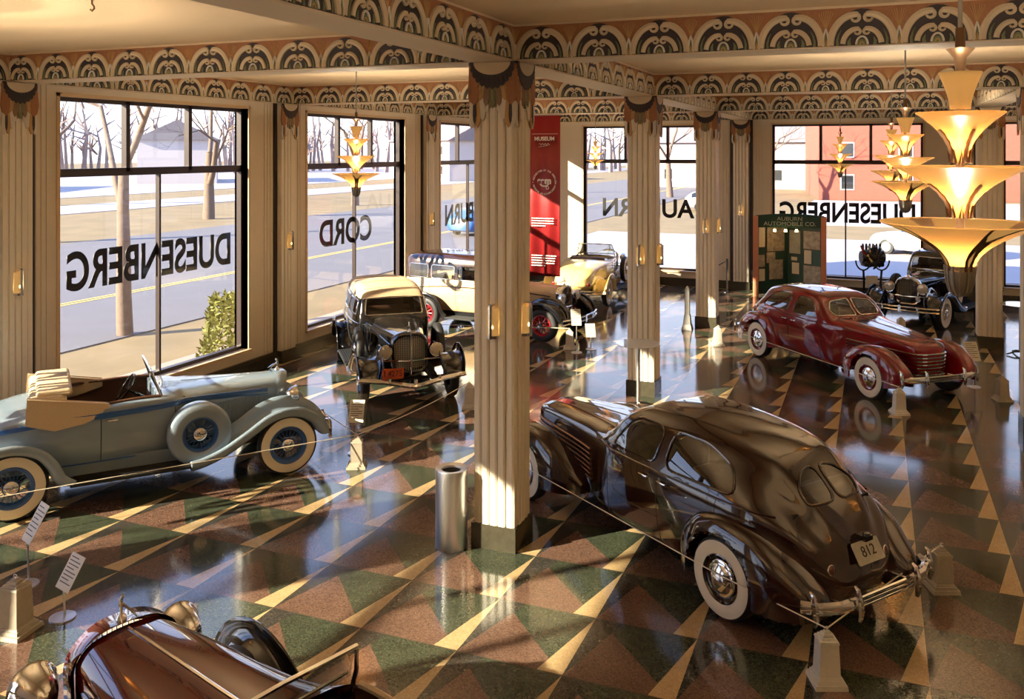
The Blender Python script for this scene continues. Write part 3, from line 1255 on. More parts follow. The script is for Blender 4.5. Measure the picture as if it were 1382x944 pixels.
    hc.tube([S.hit((x, 0, 3), (0, 0, -1))[0] + Vector((0, 0, .001)) for x in np.arange(2.0, 3.70, .05)], .006, 5)
    hc.build('hood_seam', body, t, True)
    # fenders
    L = 3.175
    for sg in (1, -1):
        pontoon('front_fender', [(2.30, .60, .07, .30, .42), (2.42, .64, .13, .28, .56), (2.65, .69, .19, .27, .72), (2.95, .71, .205, .26, .85), (3.2, .715, .21, .26, .88),
                                 (3.45, .71, .205, .27, .85), (3.65, .69, .19, .29, .75), (3.80, .66, .15, .32, .62), (3.87, .63, .09, .38, .52), (3.89, .62, .03, .42, .47)],
                sg, body, t, (L, .335, .405))
        pontoon('rear_fender', [(-.93, .58, .04, .36, .40), (-.88, .59, .11, .32, .48), (-.75, .62, .18, .28, .60), (-.54, .68, .215, .27, .76), (-.30, .70, .22, .27, .86),
                                (.02, .71, .22, .27, .885), (.28, .71, .205, .27, .84), (.46, .70, .17, .28, .72), (.57, .69, .10, .30, .55), (.60, .68, .05, .33, .45)],
                sg, body, t, (0, .345, .405))
        make_wheel(t, (L, sg * .775, .355), sg, .355, .17, 'disc', (rimcol, rimcol, True))
        make_wheel(t, (0, sg * .775, .355), sg, .355, .17, 'disc', (rimcol, rimcol, True))
        # tail lamp
        h = S.bvh.ray_cast(Vector((-4, sg * .36, .62)), Vector((1, 0, 0)))
        nn = h[1] if h[1].x < 0 else -h[1]
        X = Matrix.Translation(h[0] - nn * .012) @ nn.to_track_quat('Z', 'Y').to_matrix().to_4x4()
        o = MB().lathe([(.045, -.04), (.045, .008), (.038, .014)], 24, X=X).build('tail_lamp', 'chrome', t, True)
        MB().lathe([(.038, .012), (.024, .022), (0, .025)], 24, X=X).build('lens', 'tail_dark', o, True)
    # bumpers: centre blades joined to bowed end blades by guards
    for nm, bx, sgx in (('front_bumper', 3.93, 1), ('rear_bumper', -1.02, -1)):
        b = MB()
        for dz in (-.035, 0, .035):
            b.tube([(bx + sgx * .01, y, .45 + dz) for y in np.linspace(-.36, .36, 9)], .014, 6)
        for sg in (1, -1):
            b.tube([(bx - sgx * .0, sg * .34, .45), (bx - sgx * .02, sg * .55, .45), (bx - sgx * .09, sg * .70, .45), (bx - sgx * .20, sg * .79, .45)], .040, 8, flat=1.3)
            b.tube([(bx - sgx * .35, sg * .42, .40), (bx, sg * .42, .42)], .018, 6)
            for gy in (.38, .76):
                gx = bx - (0 if gy < .5 else sgx * .13)
                b.tube([(gx + sgx * .045, sg * gy, .33), (gx + sgx * .06, sg * gy, .39), (gx + sgx * .05, sg * gy, .49), (gx + sgx * .03, sg * gy, .57), (gx, sg * gy, .59)], [.018, .028, .028, .02, .01], 8)
        b.build(nm, 'chrome', t, True)
    if plate:
        X = Matrix.Translation((-.825, -.05, .70)) @ Matrix.Rotation(R(32), 4, 'Y') @ Matrix(((0, 0, -1, 0), (-1, 0, 0, 0), (0, 1, 0, 0), (0, 0, 0, 1)))
        o = MB().prism(rpoly([(-.17, -.09), (.17, -.09), (.17, .09), (-.17, .09)], .02), .008, X=X).build('licence_plate', 'plate_grey', t)
        text_mesh(o, 'plate_number', '812', .12, .002, 'black_ink', X @ Matrix.Translation((0, 0, .009)))
        MB().box(-.84, -.74, -.10, .0, .79, .83).lathe([(0, .03), (.03, .02), (.035, 0)], 12, X=Matrix.Translation((-.81, -.05, .83))).build('plate_lamp', 'black', t, True)
    # inside
    MB().box(-.4, 1.75, -.60, .60, .30, .36).box(1.70, 1.78, -.58, .58, .36, 1.02).box(-.50, -.44, -.5, .5, .3, 1.0).build('cabin_floor', 'under', t)
    seat(t, 1.05, .55, .42, 1.02)
    seat(t, .15, .52, .42, 1.04)
    steering(t, 1.50, .33, 1.00)
    ub = MB().box(-.6, 3.3, -.42, .42, .24, .34)
    ub.tube([(0, -.7, .35), (0, .7, .35)], .04, 8)
    ub.tube([(L, -.7, .35), (L, .7, .35)], .04, 8)
    ub.build('chassis', 'under', t)
    return t


def paint(name, col, rough=.25, coat=1.0, metal=0.0):
    M[name] = mat(name, col, rough, metal=metal, coat=coat, spec=.5)
    M[name].node_tree.nodes['Principled BSDF'].inputs['Coat Roughness'].default_value = .015


paint('maroon_dark', (.022, .0058, .0035), .11)
paint('maroon_red', (.20, .002, .007), .12)
paint('blue_grey', (.235, .31, .39), .25, coat=.8)
paint('bright_blue', (.02, .10, .34), .3)
paint('tan_paint', (.62, .44, .24), .35, coat=.6)
paint('brown_paint', (.035, .014, .010), .2)
paint('yellow_paint', (.80, .62, .26), .25)
paint('black_paint', (.008, .008, .009), .12)
paint('wine_paint', (.10, .009, .010), .08)
paint('red_wheel', (.42, .01, .015), .25)
M['tail_dark'] = mat('dark_tail_lens', (.10, .03, .02), .15, coat=1.0)
M['louvre_trim'] = mat('louvre_trim', (.42, .26, .20), .22, metal=.9)
M['plate_grey'] = mat('plate_grey', (.50, .50, .44), .4, noise=.2, nscale=30)
M['plate_orange'] = mat('plate_orange', (.62, .09, .02), .45)
M['grille'] = mat('grille_mesh', (.66, .62, .52), .35, metal=.35)
M['grille_core'] = mat('grille_core', (.16, .14, .11), .5)
M['brown_fender'] = M['brown_paint']



def fender_sweep(name, path, yin, yout, crown, sg, material, parent, n=10, lip=.05, skirt=.10):
    """pressed-steel wing: crowned band swept along a side-view curve"""
    P = crom(path, 8)
    V, F = [], []
    N = len(P)
    m = n + 3
    for i, (x, z) in enumerate(P):
        a = P[max(i - 1, 0)]
        b = P[min(i + 1, N - 1)]
        dx_, dz = b[0] - a[0], b[1] - a[1]
        L = math.hypot(dx_, dz) or 1
        nx, nz = -dz / L, dx_ / L
        if isinstance(yin, (list, tuple)):
            t = i / (N - 1) * (len(yin) - 1)
            k = min(int(t), len(yin) - 2)
            yi = yin[k] + (yin[k + 1] - yin[k]) * (t - k)
            yo = yout[k] + (yout[k + 1] - yout[k]) * (t - k)
        else:
            yi, yo = yin, yout
        row = [(yi, -skirt)]
        for k in range(n + 1):
            u = k / n
            th = PI * (1 - u)
            row.append((yi + (yo - yi) * (.5 + .5 * math.cos(th)), crown * max(0, math.sin(th))**.9 * min(1, .45 + i / 10)))
        row.append((yo - .004, -lip))
        for (y, h) in row:
            V.append((x + nx * h, y * sg, z + nz * h))
    for i in range(N - 1):
        for k in range(m - 1):
            q = (i * m + k, i * m + k + 1, (i + 1) * m + k + 1, (i + 1) * m + k)
            F.append(q)
    mb = MB()
    mb.add(V, F)
    o = mb.build(name, material, parent, True, 55)
    md = o.modifiers.new('thickness', 'SOLIDIFY')
    md.thickness = .012
    md.offset = 0
    return o


def classic_car(name, label, loc, rz, L, style, cols, wheel=('wire', 'blue', True), group=None, **K):
    """1920s-30s car with separate wings, running boards and upright radiator.
    cols: body, wings, accent"""
    t = thing(name, label, 'car', (loc[0], loc[1], 0), R(rz), group)
    cb, cf, ca = cols
    xc = L - K.get('bonnet', 1.32)          # rear edge of the hood
    xr = L + K.get('rad', .10)              # radiator
    wxs = xc - K.get('cowl', 0.0)           # windshield base
    BZ = K.get('belt', 1.10)      # belt height
    HZ = K.get('hood', 1.12)
    hw = K.get('hoodw', .25)
    zb = .42
    wb = .62
    wm = K.get('width', .70)
    hood = [seco(xr, .52, hw * .8, hw * .95, hw, HZ - .14, .14), seco(xr - .5, .50, hw + .05, hw + .07, hw + .075, HZ - .14, .15),
            seco(xc + .25, .48, .44, .46, .45, HZ - .13, .15), seco(xc, .46, .52, .53, .53, HZ - .12, .15)]
    tubs = {
        'cabriolet': [seco(-.98, .52, .30, .34, .30, .60, .03), seco(-.90, .46, .40, .46, .44, .68, .04), seco(-.6, .43, .52, .58, .57, .84, .06), seco(-.2, zb, .58, .65, .64, .98, .07),
                      seco(.3, zb, .61, .69, .68, 1.07, .06), seco(.9, zb, wb, wm, .70, BZ - .01, .05), seco(xc - .5, zb, .60, .67, .66, BZ, .06), seco(xc - .12, zb + .02, .55, .58, .58, HZ - .06, .10)],
        'boattail': [seco(-.95, .56, .12, .20, .16, .66, .03), seco(-.85, .48, .28, .38, .34, .74, .08), seco(-.55, .45, .44, .54, .50, .86, .14), seco(-.1, zb, .50, .60, .56, .95, .14),
                     seco(.4, zb, .58, .67, .65, 1.02, .12), seco(.9, zb, .60, .69, .68, 1.06, .08), seco(xc - .5, zb, .60, .66, .65, BZ - .02, .07), seco(xc - .12, zb + .02, .55, .58, .58, HZ - .07, .10)],
        'sedan': [sec(-.72, .46, .50, .56, .54, 1.02, .50, 1.30, .44, 1.46, 1.50), sec(-.66, .43, .58, .64, .62, 1.06, .58, 1.46, .50, 1.62, 1.67), sec(-.3, zb, .62, .69, .68, 1.09, .64, 1.52, .54, 1.69, 1.735),
                  sec(.6, zb, .64, .72, .71, 1.10, .67, 1.54, .57, 1.71, 1.76), sec(xc - .3, zb, .62, .69, .68, 1.11, .64, 1.53, .54, 1.70, 1.745), sec(xc - .12, zb, .60, .66, .64, 1.11, .61, 1.51, .52, 1.66, 1.70),
                  sec(xc - .06, zb + .02, .56, .60, .60, 1.10, .57, 1.14, .42, 1.16, 1.17)],
        'phaeton': [sec(-.85, .46, .40, .46, .42, .85, .36, .92, .26, .96, .98), sec(-.72, .44, .48, .54, .52, .96, .44, 1.10, .34, 1.20, 1.24), sec(-.50, .43, .56, .62, .60, 1.04, .53, 1.38, .42, 1.50, 1.54),
                    sec(0, zb, .60, .68, .66, 1.09, .59, 1.46, .50, 1.58, 1.62), sec(.8, zb, wb, .71, .70, 1.10, .62, 1.47, .53, 1.60, 1.64), sec(xc - .25, zb, .60, .67, .66, 1.11, .58, 1.45, .50, 1.56, 1.60),
                    sec(xc - .17, zb, .59, .65, .64, 1.11, .57, 1.42, .50, 1.50, 1.53), sec(xc - .02, zb + .02, .56, .60, .60, 1.10, .55, 1.13, .42, 1.15, 1.16)],
    }
    tubs['roadster'] = tubs['cabriolet']
    tubs['coupe'] = [sec(-.95, .50, .30, .36, .34, .66, .28, .70, .18, .73, .74), sec(-.6, .44, .50, .58, .56, .86, .48, .93, .34, .98, .99), sec(0, zb, .58, .67, .65, 1.03, .54, 1.10, .38, 1.14, 1.15),
                     sec(.28, zb, .60, .69, .67, 1.07, .60, 1.36, .50, 1.48, 1.52)] + tubs['phaeton'][4:]
    closed = style in ('sedan', 'phaeton', 'coupe')
    S = Surf(tubs[style] + hood, 110, .02)
    c = S.cen
    ay = np.abs(c[:, 1])
    up = S.cc > 4.15
    hoodm = c[:, 0] > xc
    drop = np.zeros(len(c), bool)
    glass = []
    if closed:
        gz0, gz1 = (1.17, 1.47) if style == 'sedan' else (1.15, 1.40)
        if style == 'sedan':
            wins = [(xc - .22, xc - .88), (xc - .98, xc - 1.62), (xc - 1.72, xc - 2.28)]
        elif style == 'coupe':
            wins = [(xc - .25, xc - .95)]
        else:
            wins = [(xc - .25, xc - .92), (xc - 1.0, xc - 1.62)]
        for (a, b) in wins:
            poly = rpoly([(a, gz0), (b, gz0), (b, gz1), (a, gz1)], .06)
            mk = inpoly(c[:, 0], c[:, 2], poly) & up & (ay > .4) & ~drop
            glass.append(('side_window', mk, poly))
            drop |= mk
        zt_ = 1.60 if style == 'sedan' else 1.47
        wpoly = rpoly([(-.52, 1.165), (.52, 1.165), (.49, zt_ - .02), (-.49, zt_ - .02)], .05)
        mk = inpoly(c[:, 1], c[:, 2], wpoly) & (c[:, 0] > xc - .22) & (c[:, 0] < xc) & up & ~drop
        wsm = mk
        drop |= mk
    else:
        # open cockpit
        x0c, x1c = K.get('cockpit', (.62, wxs - .10))
        wc = np.interp(c[:, 0], [x0c, x0c + .3, x1c], [.50, .60, .54])
        cockpit = (S.cc > 4.6) & (c[:, 0] > x0c) & (c[:, 0] < x1c) & (ay < wc)
        drop |= cockpit
    topm = np.zeros(len(c), bool)
    if style in ('phaeton', 'coupe', 'sedan'):
        zcut = {'phaeton': 1.12, 'coupe': 1.12, 'sedan': 1.105}[style]
        topm = up & ~drop & ~hoodm & (c[:, 0] < xc - .05) & (c[:, 2] > zcut)
    S.part('body', ~drop & ~hoodm & ~topm, cb, t, caps=True)
    if topm.any():
        if style == 'phaeton':
            rf = topm & (c[:, 2] > 1.445)
            S.part('fabric_top', rf, K.get('top', 'canvas'), t)
            S.part('window_surround', topm & ~rf, cf, t)
            bw = MB()
            for x_ in (-.35, .25, .85, xc - .35):
                ys = np.linspace(-.50, .50, 15)
                pts = [S.hit((x_, y, 3), (0, 0, -1)) for y in ys]
                bw.tube([p[0] + Vector((0, 0, .0)) for p in pts if p], .016, 6)
            bw.build('top_bow', K.get('top', 'canvas'), t, True)
        else:
            S.part('roof', topm, K.get('top', cf), t)
    S.part('hood', hoodm, K.get('hoodcol', cb), t, caps=True)
    for nm, mk, poly in glass:
        for sg in (1, -1):
            S.part(nm, mk & (c[:, 1] * sg > 0), 'carglass', t)
            MB().tube(S.side(dens(poly, .05), sg, .004), .011, 6, True).build('window_trim', K.get('trim', 'chrome'), t, True)
    if closed:
        S.part('windshield', wsm, 'carglass', t)
        MB().tube(S.front(dens(wpoly, .04), L + 3, -1, .004) if False else [p for p in S.front([(a, b) for a, b in dens(wpoly, .04)], L + 3, -1, .004) if p.x > xc - .3], .014, 6, True).build('windshield_frame', 'chrome', t, True)
        seat(t, xc - .95, .54, .45, 1.05)
        if style != 'coupe':
            seat(t, .10, .54, .45, 1.08)
    # bonnet louvres and seams
    for sg in (1, -1):
        lv = MB()
        for k in range(K.get('louvres', 22)):
            x = xc + .26 + k * (.78 / K.get('louvres', 22))
            pts = S.side([(x + .0, .66), (x + .02, .75), (x + .045, .86), (x + .05, .92)], sg, .006)
            if len(pts) > 1:
                lv.tube(pts, .0085, 5)
        lv.build('hood_louvre', K.get('hoodcol', cb), t, True)
        ln = MB()
        for x in ((xc - .12, xc - .95) if style in ('cabriolet', 'boattail', 'roadster', 'coupe') else (xc - .12, xc - .94, xc - 1.68)):
            ln.tube(S.side([(x, z) for z in np.arange(.46, BZ - .03, .04)], sg, -.001), .006, 4)
        ln.tube(S.side([(xc + .02, z) for z in np.arange(.55, HZ - .1, .04)], sg, .002), .008, 4)
        ln.build('door_seam', 'under', t)
        bl = MB()
        bl.tube(S.side([(x, np.interp(x, [-.6, -.2, .5, xc, xr - .1], [.80, .94, BZ - .10, BZ - .08, HZ - .22])) for x in np.arange(-.55, xr - .12, .06)], sg, .001), .013, 6)
        if ca:
            if K.get('stripe'):
                for q in range(3):
                    bl.tube(S.side([(x, np.interp(x, [-.6, -.2, .5, xc, xr - .1], [.82, .965, BZ - .06 - q * .022, BZ - .05 - q * .02, HZ - .15 - q * .01])) for x in np.arange(-.5, xr - .1, .06)], sg, .000), .014, 6)
                bl.tube(S.side([(x, .475) for x in np.arange(.35, xc, .08)], sg, .0), .012, 6)
            bl.build('belt_moulding', ca, t, True)
        for x in K.get('handles', (xc - .88,)):
            h = S.side([(x, BZ - .14)], sg, .0)
            if h:
                q = h[0]
                MB().tube([(q.x, q.y, q.z), (q.x, q.y + sg * .03, q.z), (q.x + .1, q.y + sg * .03, q.z)], .009, 6).build('door_handle', 'chrome', t, True)
    hs = MB()
    hs.tube([S.hit((x, 0, 3), (0, 0, -1))[0] for x in np.arange(xc + .02, xr - .02, .05)], K.get('spear', .006), 6)
    hs.build('hood_hinge', 'chrome' if K.get('spear') else K.get('hoodcol', cb), t, True)
    # radiator
    shell = K.get('shell', 'chrome')
    rk = K.get('vee', .06)

    def rad(scale, dz=0):
        out = []
        for (y, z) in rpoly([(-hw * 1.02, .50), (hw * 1.02, .50), (hw * 1.10, HZ - .10), (hw * .55, HZ + .01), (-hw * .55, HZ + .01), (-hw * 1.10, HZ - .10)], .12, 5):
            out.append((y * scale, .80 + (z - .80) * scale + dz))
        return out
    o_, i_ = rad(1.04), rad(.88)
    n_ = len(o_)
    vs, fs = [], []
    for x, ring in ((xr - .02, o_), (xr + .09, o_), (xr + .115, rad(.97)), (xr + .10, i_), (xr + .05, i_)):
        vs += [(x + rk * (1 - abs(y) / hw) * (1 if x > xr else 0), y, z) for y, z in ring]
    for q in range(4):
        for k in range(n_):
            l = (k + 1) % n_
            fs.append((q * n_ + k, q * n_ + l, (q + 1) * n_ + l, (q + 1) * n_ + k))
    rs = MB().add(vs, fs).build('radiator_shell', shell, t, True, 50)
    gm = MB()
    ys = np.linspace(-hw * .90, hw * .90, K.get('bars', 17))
    for y in ys:
        hit = [z for z in np.arange(.50, HZ, .01) if inpoly(np.array([y]), np.array([z]), i_)[0]]
        if len(hit) > 2:
            x = xr + .055 + rk * (1 - abs(y) / hw)
            gm.tube([(x, y, hit[0]), (x, y, hit[-1])], .0055, 5)
    for z in np.linspace(.58, HZ - .1, K.get('hbars', 0)) if K.get('hbars', 0) else []:
        gm.tube([(xr + .05, -hw * .9, z), (xr + .05 + rk, 0, z), (xr + .05, hw * .9, z)], .0045, 5)
    gm.build('radiator_bars', K.get('barcol', 'chrome'), rs, True)
    MB().prism([(y, z) for y, z in i_], .005, X=Matrix(((0, 0, 1, xr + .02), (1, 0, 0, 0), (0, 1, 0, 0), (0, 0, 0, 1)))).build('radiator_core', K.get('core', 'under'), rs)
    if K.get('spine'):
        MB().tube([(xr + .10 + rk, 0, HZ + .02), (xr + .115 + rk, 0, .8), (xr + .10 + rk, 0, .48)], .014, 8).build('radiator_spine', 'chrome', rs, True)
    # mascot
    mz = HZ + .02
    om = MB()
    om.lathe([(.035, 0), (.03, .02), (.012, .04), (.008, .05)], 16, X=Matrix.Translation((xr + .05, 0, mz)))
    om.tube([(xr + .05, 0, mz + .04), (xr + .06, 0, mz + .09), (xr + .05, 0, mz + .13), (xr + .03, 0, mz + .155)], [.006, .013, .012, .009], 8)
    om.tube([(xr + .05, 0, mz + .10), (xr - .02, .035, mz + .06), (xr - .06, .05, mz + .03)], [.010, .008, .003], 6)
    om.tube([(xr + .05, 0, mz + .10), (xr - .02, -.035, mz + .06), (xr - .06, -.05, mz + .03)], [.010, .008, .003], 6)
    om.build('radiator_mascot', 'chrome', t, True)
    # wings, running boards
    Rr = K.get('R', .37)
    ft = .33
    for sg in (1, -1):
        f = [(L + .47, .46), (L + .45, .56), (L + .36, .69), (L + .19, .79), (L - .03, .82), (L - .26, .76), (L - .52, .60), (L - .80, .44), (L - 1.02, .36), (L - 1.18, ft)]
        fender_sweep('front_wing', f, [.54, .48, .46, .46, .47, .48, .50], [.84, .87, .88, .88, .88, .87, .87], .11, sg, cf, t)
        f = [(.62, ft), (.50, .42), (.42, .58), (.28, .73), (.05, .81), (-.18, .79), (-.38, .68), (-.50, .54), (-.56, .40)]
        fender_sweep('rear_wing', f, .52, .87, .095, sg, cf, t)
        rb = MB()
        rbox(rb, (.62 + L - 1.18) / 2, sg * .72, ft - .015, (L - 1.18 - .62) / 2 + .04, .15, .02, .01)
        for k in range(7):
            rb.box(.62, L - 1.18, sg * .72 - .12 + k * .04 - .006, sg * .72 - .12 + k * .04 + .006, ft + .005, ft + .012)
        rb.build('running_board', K.get('board', 'under'), t)
        MB().add([(.4, sg * .60, ft), (L - 1.0, sg * .60, ft), (L - 1.0, sg * .62, .50), (.4, sg * .62, .50)], [(0, 1, 2, 3)]).build('splash_apron', cf, t)
        make_wheel(t, (L, sg * .735, Rr), sg, Rr, .145, wheel[0], (wheel[1], wheel[1], wheel[2]))
        make_wheel(t, (0, sg * .735, Rr), sg, Rr, .145, wheel[0], (wheel[1], wheel[1], wheel[2]))
        lamp(t, (xr + .20, sg * K.get('lampy', .38), K.get('lampz', .90)), K.get('lampr', .11), 'headlamp', K.get('lampcol', 'chrome'), K.get('lampd', 1.25))
        if K.get('side_spare'):
            X_, Z_ = L - K.get('spare_back', .88), K.get('spare_z', .70)
            w = make_wheel(t, (X_, sg * .70, Z_), sg, .36, .14, wheel[0], (wheel[1], wheel[1], wheel[2]), 'spare_wheel')
            if K.get('side_spare') == 'cover':
                MB().lathe([(.21, .085), (.225, .10), (.34, .098), (.372, .07), (.380, .0), (.378, -.075)], 48, X=ROT_Y).build('tyre_cover', cb, w, True, 60)
        if K.get('small_lamps'):
            lamp(t, (L + .36, sg * .30, .66), .055, 'driving_lamp')
    # tie bar + horns
    tb = MB().tube([(L + .28, -.5, .72), (L + .30, 0, .70), (L + .28, .5, .72)], .014, 6)
    for sg in (1, -1):
        tb.tube([(L + .26, sg * K.get('lampy', .38), .70), (L + .26, sg * K.get('lampy', .38), K.get('lampz', .90) - .09)], .014, 6)
    tb.build('lamp_bar', 'chrome', t, True)
    # bumper
    fb = MB()
    bx = L + .66
    if K.get('bumper') == 'vee':
        fb.tube([(bx - .16, -.86, .48), (bx - .06, -.5, .46), (bx + .05, -.1, .40), (bx + .06, 0, .39), (bx + .05, .1, .40), (bx - .06, .5, .46), (bx - .16, .86, .48)], .040, 8, flat=1.0)
        fb.box(bx + .03, bx + .08, -.025, .025, .32, .50)
    else:
        for dz in (-.04, .04):
            fb.tube([(bx - .13, -.84, .46 + dz), (bx - .03, -.5, .46 + dz), (bx, 0, .46 + dz), (bx - .03, .5, .46 + dz), (bx - .13, .84, .46 + dz)], .023, 8)
        fb.box(bx - .02, bx + .03, -.03, .03, .38, .54)
    for sg in (1, -1):
        fb.box(bx - .06, bx, sg * .40 - .02, sg * .40 + .02, .40, .52)
        fb.tube([(L + .2, sg * .38, .42), (bx, sg * .40, .46)], .016, 6)
    fb.build('front_bumper', 'chrome', t, True)
    rbm = MB()
    for sg in (1, -1):
        for dz in (-.035, .035):
            rbm.tube([(-1.12, sg * .25, .48 + dz), (-1.14, sg * .5, .48 + dz), (-1.02, sg * .84, .48 + dz)], .020, 8)
        rbm.tube([(-.7, sg * .40, .46), (-1.14, sg * .44, .48)], .014, 6)
        X = Matrix.Translation((-.86, sg * .47, .66)) @ Matrix.Rotation(-PI / 2, 4, 'Y')
        tl = MB().lathe([(.0, -.10), (.03, -.08), (.048, 0), (.042, .012)], 20, X=X).build('tail_lamp', 'chrome', t, True)
        MB().lathe([(.042, .01), (.025, .022), (0, .026)], 20, X=X).build('lens', 'taillens', tl, True)
    rbm.build('rear_bumper', 'chrome', t, True)
    # chassis
    ch = MB().box(-.8, L + .25, -.44, -.34, .36, .46).box(-.8, L + .25, .34, .44, .36, .46).box(-.5, L - .2, -.5, .5, .38, .44)
    ch.tube([(0, -.7, Rr), (0, .7, Rr)], .035, 8).lathe([(.01, -.12), (.12, 0), (.01, .12)], 14, X=Matrix.Translation((0, 0, Rr)))
    ch.tube([(L, -.7, Rr - .03), (L, .7, Rr - .03)], .03, 8)
    ch.build('chassis', 'under', t)
    MB().box(-.2, xc, -.55, .55, .44, .47).box(xc - .06, xc, -.50, .50, .47, 1.08).build('cabin_floor', 'under', t)
    steering(t, wxs - .42, .32, 1.06 if not closed else 1.02)
    # open-car fittings
    if not closed:
        lm = K.get('leather', 'leather')
        keep = S.V.copy()
        S.V[:, 1] *= .962
        for sg in (1, -1):
            S.part('interior_trim', (c[:, 0] > x0c) & (c[:, 0] < xc - .03) & (S.cc < 4.9) & (c[:, 2] > .5) & (c[:, 0] < wxs) & (c[:, 1] * sg > 0), lm, t)
        S.V = keep
        seat(t, K.get('seatx', wxs - .88), .50, .50, 1.12, lm)
        wz = K.get('wsz', 1.42)
        rk_ = .10
        wx = wxs - .10
        ws = MB()
        pts = [(wx + .02, -.54, HZ - .08), (wx - rk_ * .4, -.53, 1.25), (wx - rk_, -.48, wz), (wx - rk_, 0, wz + .01), (wx - rk_, .48, wz), (wx - rk_ * .4, .53, 1.25), (wx + .02, .54, HZ - .08)]
        ws.tube(pts, .014, 8).tube([(wx, -.50, HZ + .06), (wx, .50, HZ + .06)], .010, 6)
        o = ws.build('windshield_frame', 'chrome', t, True)
        MB().add([(wx, -.52, HZ + .03), (wx, .52, HZ + .03), (wx - rk_, .47, wz), (wx - rk_, -.47, wz)], [(0, 1, 2, 3)]).build('windshield', 'carglass', o)
        if K.get('dash', True):
            MB().box(wxs - .14, wxs - .10, -.52, .52, .92, 1.12).build('dashboard', cf, t)
        for sg in (1, -1):
            q = []
            for x_ in np.arange(x0c, x1c, .06):
                y_ = np.interp(x_, [x0c, x0c + .3, x1c], [.50, .60, .54])
                h = S.hit((x_, sg * (y_ + .012), 3), (0, 0, -1))
                if h and h[0].z > .8:
                    q.append(h[0] + Vector((0, 0, .008)))
            MB().tube(q, .020, 6).build('cockpit_rim', K.get('rimcol', lm), t, True)
        if K.get('folded_top'):
            ft_ = MB()
            fx = x0c - .12
            for (dx_, z0, hh, w_, r_) in ((0, 1.14, .07, .66, .06), (-.02, 1.24, .055, .63, .05), (.05, 1.31, .04, .58, .04)):
                rbox(ft_, fx + dx_, 0, z0, .19, w_, hh, r_)
            for sg in (1, -1):
                vs = [(fx + .62, sg * .69, 1.06), (fx + .62, sg * .69, 1.14), (fx - .22, sg * .70, 1.30), (fx - .24, sg * .71, 1.02), (fx + .05, sg * .73, .93), (fx + .35, sg * .73, .97)]
                vi = [(x_, y_ - sg * .10, z_) for x_, y_, z_ in vs]
                ft_.add(vs + vi, [(0, 1, 2, 3, 4, 5), (11, 10, 9, 8, 7, 6)] + [(k, (k + 1) % 6, 6 + (k + 1) % 6, 6 + k) for k in range(6)])
            o = ft_.build('folded_top', 'canvas', t, True, 50)
            bv = o.modifiers.new('soft', 'BEVEL')
            bv.width = .03
            bv.segments = 3
    if K.get('rear_spare'):
        X = Matrix.Translation((-.96, 0, .78))
        make_wheel(t, (-1.02, 0, .80), 1, .36, .14, wheel[0], (wheel[1], wheel[1], wheel[2]), 'spare_wheel').rotation_euler = (0, 0, PI / 2)
    if K.get('trunk'):
        pass
    if K.get('plate'):
        px, py, pz = K['plate_at']
        X = Matrix.Translation((px, py, pz)) @ Matrix(((0, 0, 1, 0), (1, 0, 0, 0), (0, 1, 0, 0), (0, 0, 0, 1)))
        o = MB().prism(rpoly([(-.17, -.085), (.17, -.085), (.17, .085), (-.17, .085)], .02), .006, X=X).build('licence_plate', 'plate_orange', t)
        text_mesh(o, 'plate_number', K['plate'], .13, .002, 'black_ink', X @ Matrix.Translation((0, 0, .007)), sx=.9)
    return t


coffin_nose_car('very dark brown fastback sedan in the foreground, seen from its rear left corner', 'maroon_dark', 'maroon_dark', (-.75, 8.58), 144.2,
                'coffin-nosed fastback sedans')
coffin_nose_car('bright maroon red sedan with whitewall tyres, behind the dark brown one', 'maroon_red', 'maroon_red', (-1.52, 18.81), -49.4,
                'coffin-nosed fastback sedans')


classic_car('vintage_cabriolet', 'grey-blue open cabriolet with a folded tan top parked beside the left window', (-9.43, 7.50), 50.6, 3.06, 'cabriolet',
            ('blue_grey', 'blue_grey', 'bright_blue'), ('wire', 'bright_blue', True), side_spare='cover', spare_back=1.06, spare_z=.66, bonnet=1.20, rad=.0, cowl=.18, cockpit=(.50, 1.60), folded_top=True, stripe=True, louvres=26, shell='blue_grey', hood=1.13, R=.375)
classic_car('vintage_convertible_sedan', 'black convertible with a tan fabric roof and orange licence plate, facing the viewer', (-9.14, 15.40), -50.7, 3.15, 'phaeton',
            ('black_paint', 'black_paint', 'black_paint'), ('wire', 'black_paint', False), side_spare='wheel', shell='black_paint', vee=.10, hoodw=.27, bars=15, hbars=16, barcol='grille', core='grille_core',
            spine=True, bumper='vee', plate='I 4275', plate_at=(3.74, -.34, .58), lampz=.86, lampy=.42)
classic_car('vintage_saloon', 'tan and dark brown closed saloon with red wheels, half hidden by the nearest column', (-9.50, 19.05), -8.0, 3.05, 'sedan',
            ('tan_paint', 'black_paint', 'brown_paint'), ('artillery', 'red_wheel', False), top='brown_paint', shell='chrome', R=.36, lampy=.36)
classic_car('vintage_speedster', 'yellow boat-tailed open speedster seen from behind, in the far left corner', (-7.30, 22.75), 92.0, 3.1, 'boattail',
            ('yellow_paint', 'yellow_paint', 'yellow_paint'), ('wire', 'yellow_paint', True), side_spare='wheel', cockpit=(1.0, 1.68), wsz=1.45, seatx=1.15)
classic_car('vintage_coupe', 'black car with whitewall tyres and round headlamps near the far right window', (1.95, 25.75), -113.0, 2.95, 'coupe',
            ('black_paint', 'black_paint', 'black_paint'), ('wire', 'whitewall', True), side_spare='wheel', small_lamps=True, top='black_paint', lampcol='chrome', lampr=.125, shell='chrome', bars=15)
